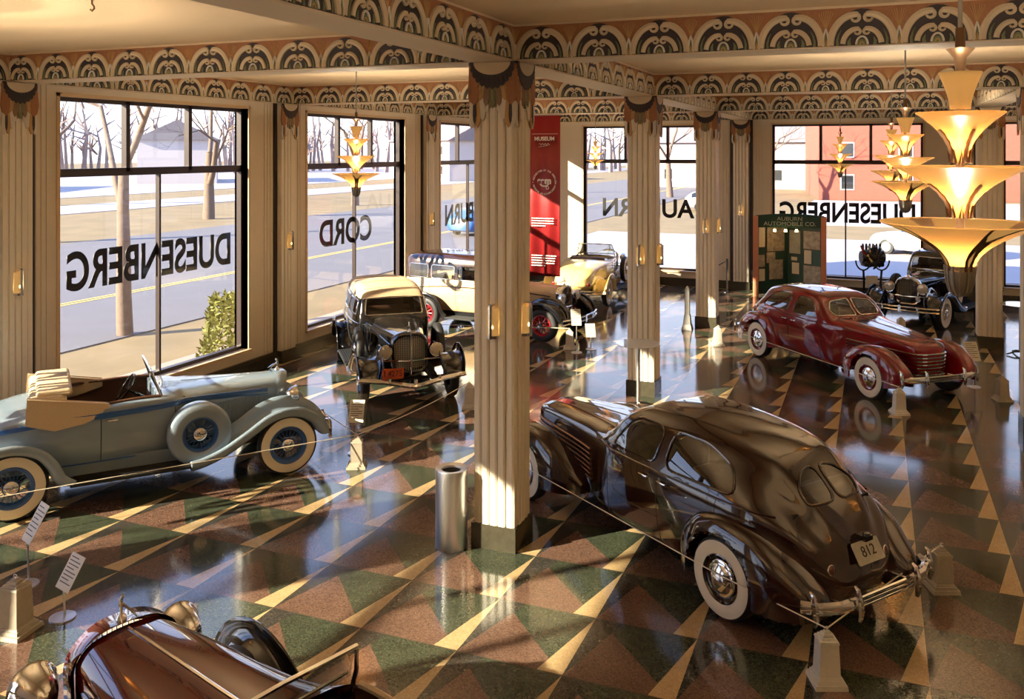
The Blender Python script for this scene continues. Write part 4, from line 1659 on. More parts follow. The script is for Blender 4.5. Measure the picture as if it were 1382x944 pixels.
classic_car('vintage_roadster', 'glossy wine red open car with a bright hood spear in the near left corner', (-1.07, 3.14), 162.0, 3.28, 'roadster',
            ('wine_paint', 'black_paint', 'wine_paint'), ('wire', 'wine_paint', True), spear=.012, lampr=.14, lampz=.92, lampy=.46, hoodw=.30, hood=1.17, shell='wine_paint', lampd=1.5,
            leather='leather', rimcol='canvas')


# ================================================================ LAMPS
def chandelier(label, x, y, scale=1.0, turn=0.0, power=1.0, group='tiered amber glass chandeliers'):
    t = thing('chandelier', label, 'chandelier', (x, y, ZC), R(turn), group)
    k = scale

    def Z(z):
        return (z - 5.39) if k == 1 else -(5.39 - 4.1) + (z - 4.1) * k
    MB().lathe([(.0, .0), (.075, 0), (.07, -.02), (.03, -.05), (.014, -.09), (.011, -.10)], 24).lathe([(.011 * k, -.09), (.011 * k, Z(4.70))], 12).build('hanging_rod', 'pewter', t, True)
    MB().lathe([(.022 * k, Z(4.72)), (.024 * k, Z(4.62)), (.068 * k, Z(4.615)), (.055 * k, Z(4.60)), (.03 * k, Z(4.57)), (.02 * k, Z(4.49)), (.02 * k, Z(3.5))], 24).build('stem', 'bronze', t, True)
    tiers = [(3.735, .375, 3.50, .066), (4.02, .318, 3.765, .046), (4.29, .207, 4.04, .036), (4.49, .102, 4.31, .048)]
    for i, (zr, rr, zn, rn) in enumerate(tiers):
        prof = []
        for q in range(13):
            u = q / 12
            prof.append(((rn + (rr - rn) * u ** (2.1 if i < 3 else 1.6)) * k, Z(zn + (zr - zn) * u)))
        prof += [(rr * k * 1.0, Z(zr) + .006), ((rr - .012) * k, Z(zr) + .004)]
        sh = MB().lathe(prof, 48).build('shade', 'shade', t, True, 60)
        rb = MB()
        for a in range(4):
            an = PI / 2 * a
            pts = [((r_ + .004) * math.cos(an), (r_ + .004) * math.sin(an), z_) for r_, z_ in prof[:9]]
            w_ = [.016 * k * (1.25 if q % 2 else .9) for q in range(9)]
            if i == 0:
                g = MB()
                vs = []
                for q in range(13):
                    r_, z_ = prof[q]
                    ha = .30 if q < 8 else .30 + (q - 8) * .06
                    vs += [((r_ + .003) * math.cos(an - ha * min(1, .06 / r_ + .25)), (r_ + .003) * math.sin(an - ha * min(1, .06 / r_ + .25)), z_),
                           ((r_ + .003) * math.cos(an + ha * min(1, .06 / r_ + .25)), (r_ + .003) * math.sin(an + ha * min(1, .06 / r_ + .25)), z_)]
                rb.add(vs, [(2 * q, 2 * q + 1, 2 * q + 3, 2 * q + 2) for q in range(12)])
            elif i < 3:
                rb.tube(pts, w_, 6, flat=.5)
                for s_ in (-1, 1):      # arched clasps at the neck
                    aa = an + s_ * .45
                    rr_ = prof[0][0] + .012
                    rb.tube([(rr_ * math.cos(aa - .15), rr_ * math.sin(aa - .15), prof[0][1]), (rr_ * 1.1 * math.cos(aa), rr_ * 1.1 * math.sin(aa), prof[3][1]), (rr_ * math.cos(aa + .15), rr_ * math.sin(aa + .15), prof[0][1])], .006 * k, 5)
        if i < 3:
            rb.build('shade_rib', 'bronze', sh, True)
    fin = MB()
    fp = [(.070, 3.525), (.066, 3.50), (.060, 3.44), (.048, 3.40), (.025, 3.375), (0, 3.365)]
    fin.lathe([(r_ * k, Z(z_)) for r_, z_ in fp], 24)
    for a in range(12):
        an = 2 * PI * a / 12
        fin.tube([((r_ * k + .001) * math.cos(an), (r_ * k + .001) * math.sin(an), Z(z_)) for r_, z_ in fp[:5]], .007 * k, 5)
    fin.build('finial', 'pewter', t, True)
    for zn, w in ((3.60, .42), (3.86, .34), (4.13, .24)):
        li = bpy.data.lights.new('chandelier_bulb', 'POINT')
        li.energy = LAMP_W * w * power * k * k
        li.color = (1.0, .86, .66)
        li.shadow_soft_size = .035
        lo = bpy.data.objects.new('bulb', li)
        C.objects.link(lo)
        lo.parent = t
        lo.location = (.0, 0, Z(zn) + .03)
    return t


chandelier('largest four-tier amber chandelier, close to the viewer at the right', .40, 4.99, 1.0, 28)
chandelier('second amber chandelier along the right aisle, in front of the far window lettering', .34, 11.5, 1.0, 20)
chandelier('third amber chandelier along the right aisle, half behind the second one', .29, 17.7, 1.0, 20)
chandelier('smallest dim chandelier against the upper panes of the far right window', -.80, 24.0, .92, 20, .4)
chandelier('four-tier amber chandelier in front of the left window lettered CORD'.replace('lettered CORD', 'with four letters'), -7.28, 11.6, .95, 35)
chandelier('small amber chandelier in front of the far left window, above the yellow car', -7.25, 24.0, .70, 10, .7)


chandelier('added amber chandelier brightening the room, hidden behind the nearest column', -7.28, 17.7, .95, 35)  # unseen lamp, added to raise the interior brightness
chandelier('added amber chandelier brightening the room, above the viewer, outside the top left of the picture', -7.28, 5.2, .95, 35)  # also out of view, added for more light in the left bays
for i_, (x_, y_) in enumerate(((5.4, 5.2), (5.4, 11.5), (5.4, 17.7), (5.4, 24.0), (.4, -1.0), (-7.28, -1.0), (5.4, -1.0))):  # unseen chandeliers added in the other bays to brighten the interior
    chandelier('added amber chandelier brightening the room from outside the picture, %s' % ('in the right row near the viewer', 'in the right row by the middle column', 'in the right row by the right column',
               'in the right row by the far wall', 'behind the viewer', 'behind the viewer on the left', 'behind the viewer on the right')[i_], x_, y_, .95, 20)


def sconce(label, kind, c, pos, z=2.18):
    t = thing('wall_sconce', label, 'wall light', (0, 0, 0), 0, 'half-round chrome and amber wall lights')
    X = Xface(kind, c, pos, z)
    t.matrix_world = X
    H = .34
    MB().lathe([(.062, .03), (.062, H - .03)], 20, X=Matrix(((1, 0, 0, 0), (0, 0, 1, 0), (0, 1, 0, 0), (0, 0, 0, 1))), a0=0, a1=PI).build('glass_shade', 'sglass', t, True)
    MB().prism(arc(0, 0, .066, .07, 0, PI, 12), .03, X=Matrix(((1, 0, 0, 0), (0, 0, 1, 0), (0, 1, 0, 0), (0, 0, 0, 1)))).build('lower_cap', 'chrome', t, True)
    MB().tube([(0, .0, .075), (0, H, .075)], .020, 10).tube([(-.0, H, .07), (0, H, .0)], .02, 8).build('front_rod', 'chrome', t, True)
    MB().lathe([(0, -.03), (.024, -.02), (.03, .0), (.024, .03), (0, .04)], 12, X=Matrix.Translation((.0, .12, .035))).build('bulb', 'bulb', t, True)
    return t


co = CW / 2 + .02
sconce('chrome wall light on the front face of the nearest column', 'S', CX[0] + CW / 2, CY[1] - .018)
sconce('chrome wall light on the right side face of the nearest column', 'E', CY[1] + CW / 2, CX[0] + CW + .018)
sconce('chrome wall light on the front face of the column behind the brown car', 'S', CX[0] + CW / 2, CY[2] - .018)
sconce('chrome wall light on the right side face of the column behind the brown car', 'E', CY[2] + CW / 2, CX[0] + CW + .018)
sconce('chrome wall light on the front face of the narrow column left of the exhibit', 'S', CX[0] + CW / 2, CY[3] - .018)
sconce('chrome wall light on the right side face of the narrow column left of the exhibit', 'E', CY[3] + CW / 2, CX[0] + CW + .018)
sconce('wall light on the pilaster at the left edge, above the blue car', 'E', LPY[1] - .02, XL + .14)
sconce('wall light on the pilaster between the first two left windows', 'E', LPY[2], XL + .14)
sconce('wall light on the pilaster behind the tan saloon', 'E', LPY[3], XL + .14)
sconce('wall light on the far pilaster above the green exhibit', 'S', FPX[0], YF - .14)
sconce('wall light on the far pilaster behind the largest chandelier', 'S', FPX[1], YF - .14)

# ceiling spot lamp by the second left window and small ceiling hooks
t = thing('ceiling_spotlight', 'small bright round spotlight under the frieze above the second left window', 'spotlight', (-9.3, 20.3, 5.02))
MB().lathe([(.05, 0), (.05, -.03), (.02, -.04), (.02, -.08)], 16).lathe([(.0, -.05), (.05, -.07), (.065, -.16), (.06, -.17)], 16).build('housing', 'pewter', t, True)
MB().lathe([(.058, -.165), (.05, -.18), (0, -.185)], 16).build('lamp_face', 'bulb', t, True)
for lab, (x, y) in (('small brass hook in the left ceiling above the first window', (-6.1, 5.6)), ('small brass hook in the ceiling right of the nearest column', (-1.05, 5.6))):
    t = thing('ceiling_hook', lab, 'hook', (x, y, ZC), 0, 'brass ceiling hooks')
    MB().lathe([(.03, 0), (.028, -.012), (.012, -.02), (0, -.02)], 16).build('hook_plate', 'bronze', t, True)
    MB().tube([(0, 0, -.01), (0, 0, -.05), (.02, 0, -.07), (.025, 0, -.09), (0, 0, -.11), (-.02, 0, -.095)], .008, 6).build('hook', 'bronze', t, True)


# ================================================================ FURNITURE
def stanchion(label, x, y, rz=30, m='stone', h=.40, group='low stepped barrier posts', k=1.0):
    t = thing('barrier_post', label, 'barrier post', (x, y, 0), R(rz), group)
    b = MB()
    b.taper((.125 * k, .125 * k), (.120 * k, .120 * k), 0, .035)
    b.taper((.105 * k, .105 * k), (.100 * k, .100 * k), .035, .060)
    b.taper((.092 * k, .092 * k), (.085 * k, .085 * k), .060, .080)
    b.build('post_foot', m, t)
    b = MB()
    b.taper((.080 * k, .080 * k), (.070 * k, .070 * k), .080, h - .075)
    for q in range(4):
        b.taper(((.076 - q * .017) * k,) * 2, ((.070 - q * .017) * k,) * 2, h - .075 + q * .019, h - .058 + q * .019)
    b.build('post_shaft', m, t)
    MB().tube([(.018 * math.cos(a), 0, h + .014 + .016 * math.sin(a)) for a in [2 * PI * q / 12 for q in range(12)]], .004, 5, True).build('rope_ring', 'chrome', t, True)
    return t


def rope(label, pts, sag=.0):
    P = []
    for (a, b) in zip(pts[:-1], pts[1:]):
        a, b = Vector(a), Vector(b)
        for k in range(12):
            u = k / 12
            p = a.lerp(b, u)
            p.z -= sag * 4 * u * (1 - u)
            P.append(p)
    P.append(Vector(pts[-1]))
    o = MB().tube(P, .0055, 6).build('barrier_rope', 'rope', None, True)
    tag(o, label, 'rope', 'thin tan barrier ropes')
    return o


PH = .415
SP = dict(a=(-.34, 7.27), b=(.58, 9.22), c=(.36, 15.13), d=(1.95, 16.58), e=(-3.06, 19.02), f=(.55, 21.6), g=(-6.22, 9.93), h=(-5.98, 12.88), i=(-5.86, 17.55), k=(-6.78, 5.42), l=(-7.9, 11.1))
stanchion('pale stepped barrier post in the foreground, behind the brown car at its left corner', *SP['a'], 22, 'stone_pale', group=None)
stanchion('tan barrier post off the right rear bumper corner of the brown car', *SP['b'], 22)
stanchion('barrier post in front of the front bumper of the maroon red car', *SP['c'], 20, 'stone_pale')
stanchion('barrier post right of the maroon red car, near the right column', *SP['d'], 20)
stanchion('barrier post behind the maroon red car, beside the narrow sunlit column', *SP['e'], 20, 'stone_pale')
stanchion('barrier post by the whitewall front wheel of the black car at right', *SP['f'], 20, 'stone_pale')
stanchion('barrier post in front of the blue car bumper', *SP['g'], 25)
stanchion('barrier post in front of the black convertible, just left of the nearest column', *SP['h'], 25, 'stone_pale')
stanchion('barrier post beside the front bumper of the tan saloon', *SP['i'], 15, 'stone_pale')
stanchion('barrier post at the left edge between the blue and wine red cars', *SP['k'], 10, h=.46, k=1.25)
stanchion('barrier post between the blue car bumper and the black convertible', *SP['l'], 25, h=.42)
P3 = lambda q: (q[0], q[1], PH)
rope('rope along the left side of the dark brown car', [P3(SP['a']), (-1.275, 7.85, PH), (-3.85, 9.71, PH), (-4.5, 10.2, PH)])
rope('rope across behind the rear bumper of the dark brown car', [P3(SP['a']), P3(SP['b'])])
rope('rope along the near side of the maroon red car', [P3(SP['e']), P3(SP['c'])])
rope('rope along the near side of the blue car', [P3(SP['g']), (-9.0, 6.2, PH)])
rope('rope in front of the blue car bumper', [P3(SP['g']), P3(SP['l'])])
rope('rope in front of the black convertible', [P3(SP['g']), P3(SP['h'])], .05)
rope('rope along the red wheels of the tan saloon', [P3(SP['i']), (-8.5, 16.9, PH)])


def sign(label, x, y, z, rz, tilt=35, w=.24, h=.32, m='paper', stem=True, clear=True):
    t = thing('sign_holder', label, 'sign', (x, y, 0), R(rz), 'clear tilted car sign holders')
    X = Matrix.Translation((0, 0, z)) @ Matrix.Rotation(R(tilt), 4, 'X')
    if clear:
        MB().box(-w / 2 - .03, w / 2 + .03, -.008, .0, -.04, h + .08, X=X).build('acrylic_panel', 'acrylic', t)
    p = MB().box(-w / 2, w / 2, -.013, -.009, 0, h, X=X).build('paper_sheet', m, t)
    tx = MB()
    for k in range(8):
        ww = w * (.78 if k % 3 else .55)
        tx.box(-w * .4, -w * .4 + ww, -.0145, -.013, h * (.88 - k * .10), h * (.88 - k * .10) + .008, X=X)
    tx.build('print_lines', 'black_ink', p)
    if stem:
        MB().tube([(0, .01, z), (0, .02, .02)], .010, 8).lathe([(0, 0), (.11, 0), (.11, .012), (.02, .02), (0, .02)], 20).build('stand', 'steel', t, True)
    return t


sign('upper tilted placard on the barrier post at the left edge', -7.42, 6.05, .40, -20, -30, .20, .36, clear=False)
sign('lower tilted placard leaning on the barrier post at the left edge', -6.60, 5.74, .24, -15, -32, .22, .30, clear=False)
sign('clear sign holder standing beside the blue car front bumper', -6.50, 10.35, .42, 20, -25, .20, .30)
sign('white placard above the post at the tan saloon bumper', -5.60, 17.22, .55, 25, -35, .20, .36, clear=False)
sign('white placard lower beside the post at the tan saloon bumper', -5.42, 17.62, .25, 25, -35, .20, .30, clear=False)
sign('clear sign holder between the maroon red car and the right column', 1.60, 17.3, .45, 25, -25, .24, .34)


def round_table(label, x, y, h=1.02):
    t = thing('bistro_table', label, 'table', (x, y, 0), 0, 'high round glass-topped tables')
    MB().lathe([(0, h - .012), (.355, h - .012), (.362, h - .006), (.355, h), (0, h)], 40).build('tabletop', 'table_white', t, True)
    MB().lathe([(.03, .05), (.03, h - .03), (.09, h - .012)], 16).build('pedestal', 'steel', t, True)
    for k in range(4):
        a = PI / 2 * k + .4
        MB().tube([(0, 0, .07), (.12 * math.cos(a), .12 * math.sin(a), .065), (.28 * math.cos(a), .28 * math.sin(a), .02)], [.02, .018, .014], 8).build('foot', 'black', t, True)
    return t


M['table_white'] = mat('table_white', (.62, .68, .70), .08, coat=1.0)
round_table('high round table in front of the column behind the brown car', -3.50, 13.95)
round_table('high round table at the right edge beside the right column', 2.72, 20.4)

# waste bin
t = thing('waste_bin', 'cylindrical brushed steel waste bin at the foot of the nearest column', 'waste bin', (-4.06, 8.30, 0))
MB().lathe([(0, .0), (.162, .0), (.166, .01), (.166, .74)], 48).build('bin_body', 'steel', t, True)
MB().lathe([(.168, .735), (.170, .80), (.165, .815), (.105, .805), (.098, .79), (.098, .76)], 48).build('rim_lid', 'steel', t, True)
MB().lathe([(.099, .785), (.0, .72)], 32).build('liner', 'under', t, True)

# thin black stanchion post on the open floor
t = thing('queue_post', 'slim dark post with a stepped foot between the two far columns', 'barrier post', (-3.98, 20.45, 0))
MB().taper((.12, .12), (.09, .09), 0, .12).taper((.085, .085), (.065, .065), .12, .34).build('post_foot', 'pewter', t)
MB().taper((.055, .055), (.05, .05), .34, .93).taper((.05, .05), (.01, .01), .93, 1.0).build('post_shaft', 'pewter', t)
t = thing('queue_post', 'thin black post standing against the far pilaster left of the exhibit', 'barrier post', (-3.95, 26.2, 0))
MB().lathe([(0, 0), (.14, 0), (.13, .03), (.03, .05), (0, .05)], 20).build('post_foot', 'black', t, True)
MB().tube([(0, 0, .03), (0, 0, .98)], .028, 10).tube([(0, 0, .93), (-.5, -.1, .62)], .012, 6).build('post_shaft', 'black', t, True)

# ---- red banner
BX0, BW = -7.95, .78
t = thing('hanging_banner', 'tall red museum banner with white round emblem hanging from the frieze', 'banner', (BX0, 20.76, 0))
vs, fs = [], []
nx_, z0, z1 = 24, 1.0, 4.98
for i in range(nx_ + 1):
    u = i / nx_
    for j, z in enumerate((z0, (z0 + z1) / 2, z1)):
        am = (.030, .022, .004)[j]
        vs.append((u * BW, -.01 - am * (1 + math.sin(u * 11 + 1)), z))
for i in range(nx_):
    for j in range(2):
        fs.append((i * 3 + j, i * 3 + 3 + j, i * 3 + 4 + j, i * 3 + 1 + j))
o = MB().add(vs, fs).build('cloth', 'red_cloth', t, True)
sd = o.modifiers.new('thickness', 'SOLIDIFY')
sd.thickness = .004
MB().tube([(-.03, 0, 4.99), (BW + .03, 0, 4.99)], .014, 8).build('banner_rod', 'pewter', t, True)
BXf = lambda x, z: Matrix(((1, 0, 0, x), (0, 0, -1, -.085), (0, 1, 0, z), (0, 0, 0, 1)))
text_mesh(t, 'banner_title', 'MUSEUM', .135, .003, 'white_ink', BXf(BW / 2, 4.40), bold=.004)
MB().box(.06, BW - .04, -.088, -.084, 4.52, 4.528).build('title_rule', 'white_ink', t)
MB().tube([(BW * (.32 + .36 * k / 14), -.086, 4.27 + .025 * math.sin(k * 1.7)) for k in range(15)], .006, 5).tube([(BW * .30, -.086, 4.20), (BW * .62, -.086, 4.24)], .005, 5).build('title_flourish', 'white_ink', t)
cxE, czE = BW / 2, 3.33
ring_txt = 'ACCREDITED BY THE AMERICAN ASSOCIATION OF MUSEUMS * '
for q, ch in enumerate(ring_txt):
    if ch == ' ':
        continue
    a = PI * .93 - 2 * PI * q / len(ring_txt)
    Xc = BXf(cxE + .29 * math.cos(a), czE + .29 * math.sin(a)) @ Matrix.Rotation(a - PI / 2, 4, 'Z')
    text_mesh(t, 'emblem_letter', ch, .062, .002, 'white_ink', Xc, bold=.0015)
text_mesh(t, 'emblem_initials', 'aam', .22, .003, 'white_ink', BXf(cxE, czE + .03), bold=.012)
MB().ribbon(arc(0, 0, .12, .10, PI * 1.15, PI * 1.9, 10), .035, .004, X=BXf(cxE, czE)).ribbon(arc(.08, -.14, .035, .035, 0, 2 * PI, 12), .016, .004, X=BXf(cxE, czE)).build('emblem_swirl', 'white_ink', t)
for zt_, n_ in ((2.42, 4), (1.50, 5)):
    ln = MB()
    for k in range(n_):
        x_ = .05
        while x_ < BW * (.82 if k < n_ - 1 else .5):
            w_ = random.uniform(.03, .08)
            ln.box(x_, x_ + w_, -.088, -.084, zt_ - k * .062, zt_ - k * .062 + .024)
            x_ += w_ + .014
    ln.build('banner_text_block', 'white_ink', t)


# ---- folded exhibit board
def board():
    t = thing('exhibit_board', 'tall green folding exhibit board with copper posts and pinned photographs', 'exhibit board', (0, 0, 0))
    A, B, D = Vector((-3.10, 25.85, 0)), Vector((-2.30, 26.62, 0)), Vector((-1.30, 26.15, 0))
    H = 2.25

    def panel(p, q, name):
        d = (q - p)
        L = d.length
        d.normalize()
        X = Matrix(((d.x, 0, d.y, p.x), (d.y, 0, -d.x, p.y), (0, 1, 0, 0), (0, 0, 0, 1)))
        o = MB().box(0, L, .05, H, -.03, .0, X=X).build(name, 'board', t)
        return X, L, o
    XA, LA, oa = panel(A, B, 'left_panel')
    XB, LB, ob = panel(B, D, 'right_panel')
    for p in (A, D):
        MB().box(p.x - .07, p.x + .07, p.y - .06, p.y + .06, 0, H + .02).build('copper_post', 'copper', t)
    pics = [(XA, oa, [(.10, 1.38, .20, .62, 'paper'), (.38, 1.25, .60, .78, 'photo'), (.08, .82, .22, .34, 'photo'), (.36, .92, .30, .30, 'photo'), (.10, .42, .20, .34, 'paper'), (.45, .45, .48, .55, 'photo'), (.42, 1.14, .18, .08, 'paper')]),
            (XB, ob, [(.06, 1.18, .34, .66, 'pale_print'), (.12, .98, .18, .10, 'paper'), (.14, .60, .22, .32, 'paper'), (.50, 1.34, .50, .50, 'photo'), (.52, .92, .22, .38, 'paper'), (.50, .35, .52, .52, 'photo')])]
    for X, o, L in pics:
        for (x, z, w, h, m) in L:
            f = MB().box(x - .018, x + w + .018, z - .018, z + h + .018, .0, .012, X=X).build('picture_frame', 'frieze_frame', o)
            MB().box(x, x + w, z, z + h, .012, .015, X=X).build('print', m, f)
    # header band bridging the two panels
    d = (D - A)
    L = d.length
    d.normalize()
    X = Matrix(((d.x, 0, d.y, A.x), (d.y, 0, -d.x, A.y), (0, 1, 0, H - .30), (0, 0, 0, 1)))
    n = 16
    vs = []
    for k in range(n + 1):
        u = k / n
        b = -.10 * math.sin(PI * u)
        for zz in (0, .34 + .05 * math.sin(PI * u)):
            for th in (0, -.03):
                vs.append((u * L, zz, b + .06 + th))
    fs = []
    for k in range(n):
        a = k * 4
        fs += [(a, a + 4, a + 6, a + 2), (a + 1, a + 3, a + 7, a + 5), (a + 2, a + 6, a + 7, a + 3), (a, a + 1, a + 5, a + 4)]
    hd = MB().add(vs, fs, X=X).build('header_band', 'board', t)
    for k, (s_, z_) in enumerate((('AUBURN', .25), ('AUTOMOBILE CO.', .11))):
        text_mesh(hd, 'header_lettering', s_, .155, .003, 'header_ink', X @ Matrix.Translation((L / 2, z_, .075)), sx=1.1)
    for k in range(3):
        MB().lathe([(.0, .0), (.03, .0), (.045, .07)], 14, X=X @ Matrix.Translation((L * (.28 + .16 * k), -.04, .05)) @ Matrix.Rotation(PI / 2, 4, 'X')).build('picture_light', 'bulb', hd, True)
    return t


M['under_gloss'] = mat('engine_black', (.012, .012, .012), .3, noise=.5, nscale=12)
M['frieze_frame'] = mat('picture_frame', (.05, .04, .03), .4)
M['pale_print'] = mat('pale_print', (.40, .42, .36), .5, noise=.35, nscale=6)
M['header_ink'] = mat('header_lettering', (.66, .66, .58), .5)
board()

# ---- engine on a display stand
t = thing('engine_display', 'black exhibition engine on a twin-fork stand in front of the far right window', 'engine', (-.05, 25.3, 0), R(22))
e_ = MB()
e_.lathe([(.0, -.30), (.16, -.30), (.20, -.22), (.20, .20), (.15, .30), (0, .30)], 16, X=Matrix.Translation((0, 0, 1.30)) @ Matrix.Rotation(PI / 2, 4, 'Y'))
rbox(e_, 0, 0, 1.18, .26, .17, .12, .04)
for k in range(12):
    a = 2 * PI * k / 12
    e_.tube([(.22 * math.cos(a) * .4 - .0, -.18, 1.30 + .1 * math.sin(a)), (.24 * math.cos(a), -.20, 1.32 + .26 * math.sin(a)), (.29 * math.cos(a), -.10, 1.32 + .31 * math.sin(a))], [.05, .04, .025], 8)
for k in range(6):
    e_.lathe([(0, 0), (.035, 0), (.03, .12), (.015, .16), (0, .16)], 10, X=Matrix.Translation((-.24 + k * .09, .02, 1.50)))
e_.build('engine_block', 'under_gloss', t, True)
MB().tube([(-.34, -.1, 1.62), (-.28, -.12, 1.45), (-.20, -.16, 1.35)], .025, 8).build('red_cap', 'taillens', t, True)
MB().tube([(-.16, -.2, 1.62), (-.12, -.2, 1.48), (-.20, -.2, 1.36), (-.10, -.22, 1.20)], .028, 8).build('yellow_duct', 'yellow_paint', t, True)
for sx_ in (-.24, .24):
    s_ = MB()
    s_.tube([(sx_ + .20 * math.cos(a), -.02, 1.22 + .26 * math.sin(a)) for a in [PI + PI * k / 12 for k in range(13)]], .022, 8)
    s_.tube([(sx_, -.02, .96), (sx_ * .9, 0, .60), (sx_, 0, .04)], .03, 8)
    s_.tube([(sx_, -.32, .03), (sx_, .32, .03)], .03, 8)
    s_.build('stand_fork', 'black', t, True)
MB().box(-.26, .26, -.02, .02, .30, .34).box(-.28, .02, -.30, -.27, .55, .85).build('stand_bar', 'paper', t)


# ================================================================ OUTSIDE
def slab(name, x0, x1, y0, y1, z, m):
    return struct(MB().box(x0, x1, y0, y1, z - .2, z).build(name, m))


slab('ground', -260, 260, -160, 330, GZ - .02, 'lawn')
slab('pavement', -13.6, -11.0, -60, 36, GZ + .02, 'concrete')
slab('road', -35.5, -16.4, -160, 330, GZ + .01, 'road')
struct(MB().box(-21.6, -21.5, -160, 330, GZ, GZ + .02).box(-21.35, -21.25, -160, 330, GZ, GZ + .02).build('road_line', 'yellow'))
slab('road_cross', -14, 200, 33.5, 47, GZ + .015, 'snow')
slab('pavement_corner', -13.6, 60, 27.3, 31.5, GZ + .02, 'concrete')
slab('pavement_across', -60, -52, -160, 330, GZ + .02, 'snow')
slab('parking_lot', -5, 120, 56, 84, GZ + .01, 'snow')
slab('street_far', -130, -70, -160, 330, GZ + .02, 'snow')


def house(label, x, y, w, d, h, rz, wall, roofh=2.6, flat=False, nwin=4):
    t = thing('house' if not flat else 'commercial_building', label, 'building', (x, y, GZ), R(rz))
    MB().box(-w / 2, w / 2, -d / 2, d / 2, 0, h).build('wall', wall, t)
    if flat:
        MB().box(-w / 2 - .2, w / 2 + .2, -d / 2 - .2, d / 2 + .2, h, h + .5).build('parapet', wall, t)
    else:
        v = [(-w / 2 - .4, -d / 2 - .5, h - .1), (w / 2 + .4, -d / 2 - .5, h - .1), (w / 2 + .4, d / 2 + .5, h - .1), (-w / 2 - .4, d / 2 + .5, h - .1), (-w / 2 - .4, 0, h + roofh), (w / 2 + .4, 0, h + roofh)]
        MB().add(v, [(0, 1, 5, 4), (2, 3, 4, 5), (0, 4, 3), (1, 2, 5), (3, 2, 1, 0)]).build('roof', 'roof', t)
    for fl in range(max(1, int(h // 3))):
        for k in range(nwin):
            x_ = -w / 2 + w * (k + .5) / nwin
            o = MB().box(x_ - .6, x_ + .6, -d / 2 - .05, -d / 2, .9 + fl * 2.9, 2.3 + fl * 2.9).build('window', 'siding', t)
            MB().box(x_ - .5, x_ + .5, -d / 2 - .07, -d / 2 - .05, 1.0 + fl * 2.9, 2.2 + fl * 2.9).build('pane', 'darkglass', o)
    return t


house('long red brick building beyond the parking lot outside the far right window', 16, 96, 44, 16, 9.5, 8, 'brick', flat=True, nwin=9)
house('white house far across the street seen through the near left window', -98, 62, 16, 9, 5.5, -62, 'siding', nwin=4)
house('pale house seen through the second left window', -92, 100, 18, 10, 6, -50, 'siding', nwin=4)
house('pale building seen through the third left window', -62, 125, 20, 10, 6, -35, 'siding', nwin=4)
house('white building outside the far left window', -14, 112, 22, 10, 5.5, -8, 'siding', nwin=5)
house('low white building behind the right end of the far windows', 52, 108, 26, 12, 5, 20, 'siding', nwin=5)


def bare_tree(label, x, y, h, seed, r0=.30, depth=6, m='bark', lean=0.0):
    rnd = random.Random(seed)
    mb = MB()

    def grow(p, d, L, r, k):
        n = 4
        pts = [p]
        rs = [r]
        q = Vector(p)
        dd = Vector(d)
        for i in range(n):
            dd = (dd + Vector((rnd.uniform(-1, 1), rnd.uniform(-1, 1), rnd.uniform(-.3, .8))) * .10).normalized()
            q = q + dd * L / n
            pts.append(q.copy())
            rs.append(r * (1 - .38 * (i + 1) / n))
        mb.tube(pts, rs, 7 if k < 2 else (4 if k < 4 else 3))
        if k >= depth:
            return
        for j in range(2 if k < 2 else 3):
            i = rnd.randint(2, n) if j else n
            a = dd.orthogonal().normalized()
            a = Matrix.Rotation(rnd.uniform(0, 2 * PI), 3, dd) @ a
            nd_ = (dd * rnd.uniform(.7, 1.0) + a * rnd.uniform(.35, .85)).normalized()
            grow(pts[i], nd_, L * rnd.uniform(.66, .82), rs[i] * rnd.uniform(.6, .78), k + 1)
    grow(Vector((0, 0, -.1)), Vector((lean, 0, 1)).normalized(), h * .34, r0, 0)
    o = mb.build('bare_tree', m, None, True, 60, loc=(x, y, GZ))
    tag(o, label, 'tree', 'bare winter trees')
    return o


bare_tree('thick bare tree trunk just outside the near left window', -16.6, 16.2, 12, 3, .20, 6)
bare_tree('bare tree across the road left of the trunk in the near left window', -38, 30, 13, 5, .40, 6)
bare_tree('bare tree across the road right of the trunk in the near left window', -40, 46, 13, 8, .40, 6)
bare_tree('bare tree on the far lawn seen through the second left window', -39, 62, 12, 11, .35, 6)
bare_tree('bare tree further back in the near left window', -62, 52, 14, 14, .45, 6)
bare_tree('bare tree seen between the third left window posts', -34, 84, 12, 17, .35, 6)
bare_tree('bare tree outside the far left window beyond the road', -18, 84, 11, 21, .35, 6)
bare_tree('bare tree beside the brick building outside the far right window', -9, 80, 10, 24, .30, 6)
bare_tree('bare tree on the verge before the blue car window, out of the picture', -17.5, -2.6, 11, 31, .22, 6)

# distant tree line: nobody could count it
rnd = random.Random(4)
tl_ = MB()
for k in range(420):
    a = rnd.uniform(-.05, 1.95)
    d = rnd.uniform(175, 215)
    bx_, by_ = -d * math.cos(a) * 1.0, d * math.sin(a) + 10
    h_ = rnd.uniform(7, 15)
    tl_.tube([(bx_, by_, GZ - .5), (bx_ + rnd.uniform(-1, 1), by_, h_ * .5), (bx_ + rnd.uniform(-2, 2), by_, h_)], [.5, .35, .08], 4)
    for q in range(5):
        z_ = h_ * rnd.uniform(.35, .9)
        tl_.tube([(bx_, by_, z_), (bx_ + rnd.uniform(-4, 4), by_ + rnd.uniform(-4, 4), z_ + rnd.uniform(1, 4))], [.22, .05], 3)
o = tl_.build('distant_trees', 'twig')
o['kind'] = 'stuff'
o['label'] = 'hazy belt of bare trees along the horizon beyond the street'
o['category'] = 'trees'

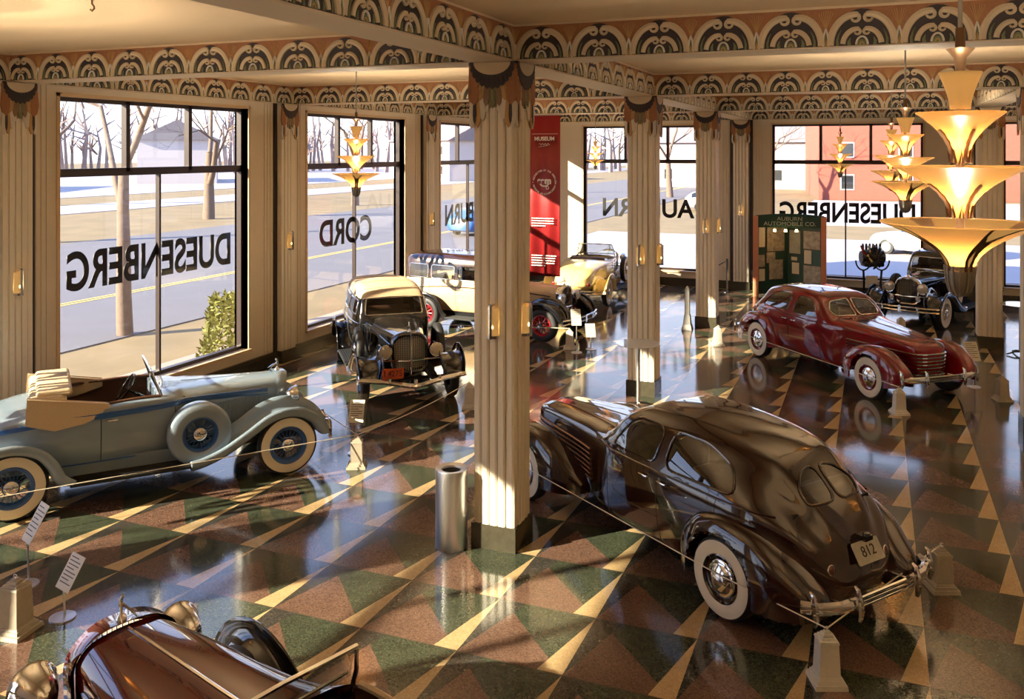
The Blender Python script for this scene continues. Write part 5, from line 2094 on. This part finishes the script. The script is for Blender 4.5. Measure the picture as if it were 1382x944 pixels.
# bush at the window corner
rnd = random.Random(9)
bb = MB()
for k in range(900):
    a, b = rnd.uniform(0, 2 * PI), rnd.uniform(0, 1)
    rr = .55 * (1 - b * .55) * rnd.uniform(.6, 1)
    p = Vector((rr * math.cos(a), rr * math.sin(a), .1 + 1.35 * b))
    d = Vector((rnd.uniform(-1, 1), rnd.uniform(-1, 1), rnd.uniform(0, 1.4))).normalized() * .13
    s_ = d.orthogonal().normalized() * .035
    bb.add([p - s_, p + s_, p + d], [(0, 1, 2)])
o = bb.build('evergreen_bush', 'bush', None, loc=(-12.3, 14.6, GZ))
tag(o, 'small yellow-green evergreen bush outside the right corner of the near left window', 'bush')


def modern_car(label, x, y, rz, col):
    t = thing('parked_car', label, 'car', (x, y, GZ + .01), R(rz), 'parked modern cars outside')
    st = [sec(-1.0, .35, .55, .75, .72, .80, .62, .86, .5, .90, .92), sec(-.9, .28, .70, .86, .84, .88, .72, .95, .55, 1.0, 1.02), sec(-.3, .22, .78, .90, .88, .92, .66, 1.22, .52, 1.34, 1.36),
          sec(.8, .20, .80, .91, .89, .92, .68, 1.30, .56, 1.42, 1.45), sec(1.7, .20, .80, .91, .88, .92, .66, 1.16, .54, 1.24, 1.27), sec(2.3, .20, .80, .90, .86, .88, .72, .93, .5, .96, .97),
          sec(3.3, .24, .70, .84, .80, .72, .66, .80, .45, .83, .84), sec(3.5, .34, .55, .70, .66, .62, .55, .66, .4, .69, .70)]
    S = Surf(st, 50, .06)
    c = S.cen
    gl = (S.cc > 4.2) & (S.cc < 5.9) & (c[:, 0] > -.5) & (c[:, 0] < 2.1) & (c[:, 2] > .98)
    S.part('body', ~gl, col, t, caps=True)
    S.part('windows', gl, 'darkglass', t)
    for sg in (1, -1):
        for x_ in (0, 2.65):
            w = MB().lathe([(.0, -.1), (.2, -.1), (.32, -.09), (.32, .09), (.2, .1)], 20, X=ROT_Y).build('wheel', 'rubber', t, True, loc=(x_, sg * .80, .32), rot=(0, 0, 0 if sg > 0 else PI))
            MB().lathe([(.2, .1), (.05, .11), (0, .11)], 16, X=ROT_Y).build('hubcap', 'steel', w, True)
    return t


modern_car('pale car parked outside, right of the lettering on the far right window', 3.2, 40.5, 150, 'siding')
modern_car('dark blue parked car seen low through the third left window', -19.5, 42, 80, 'bright_blue')
modern_car('white car parked in front of the white building beyond the far left window', -12, 66, 10, 'siding')
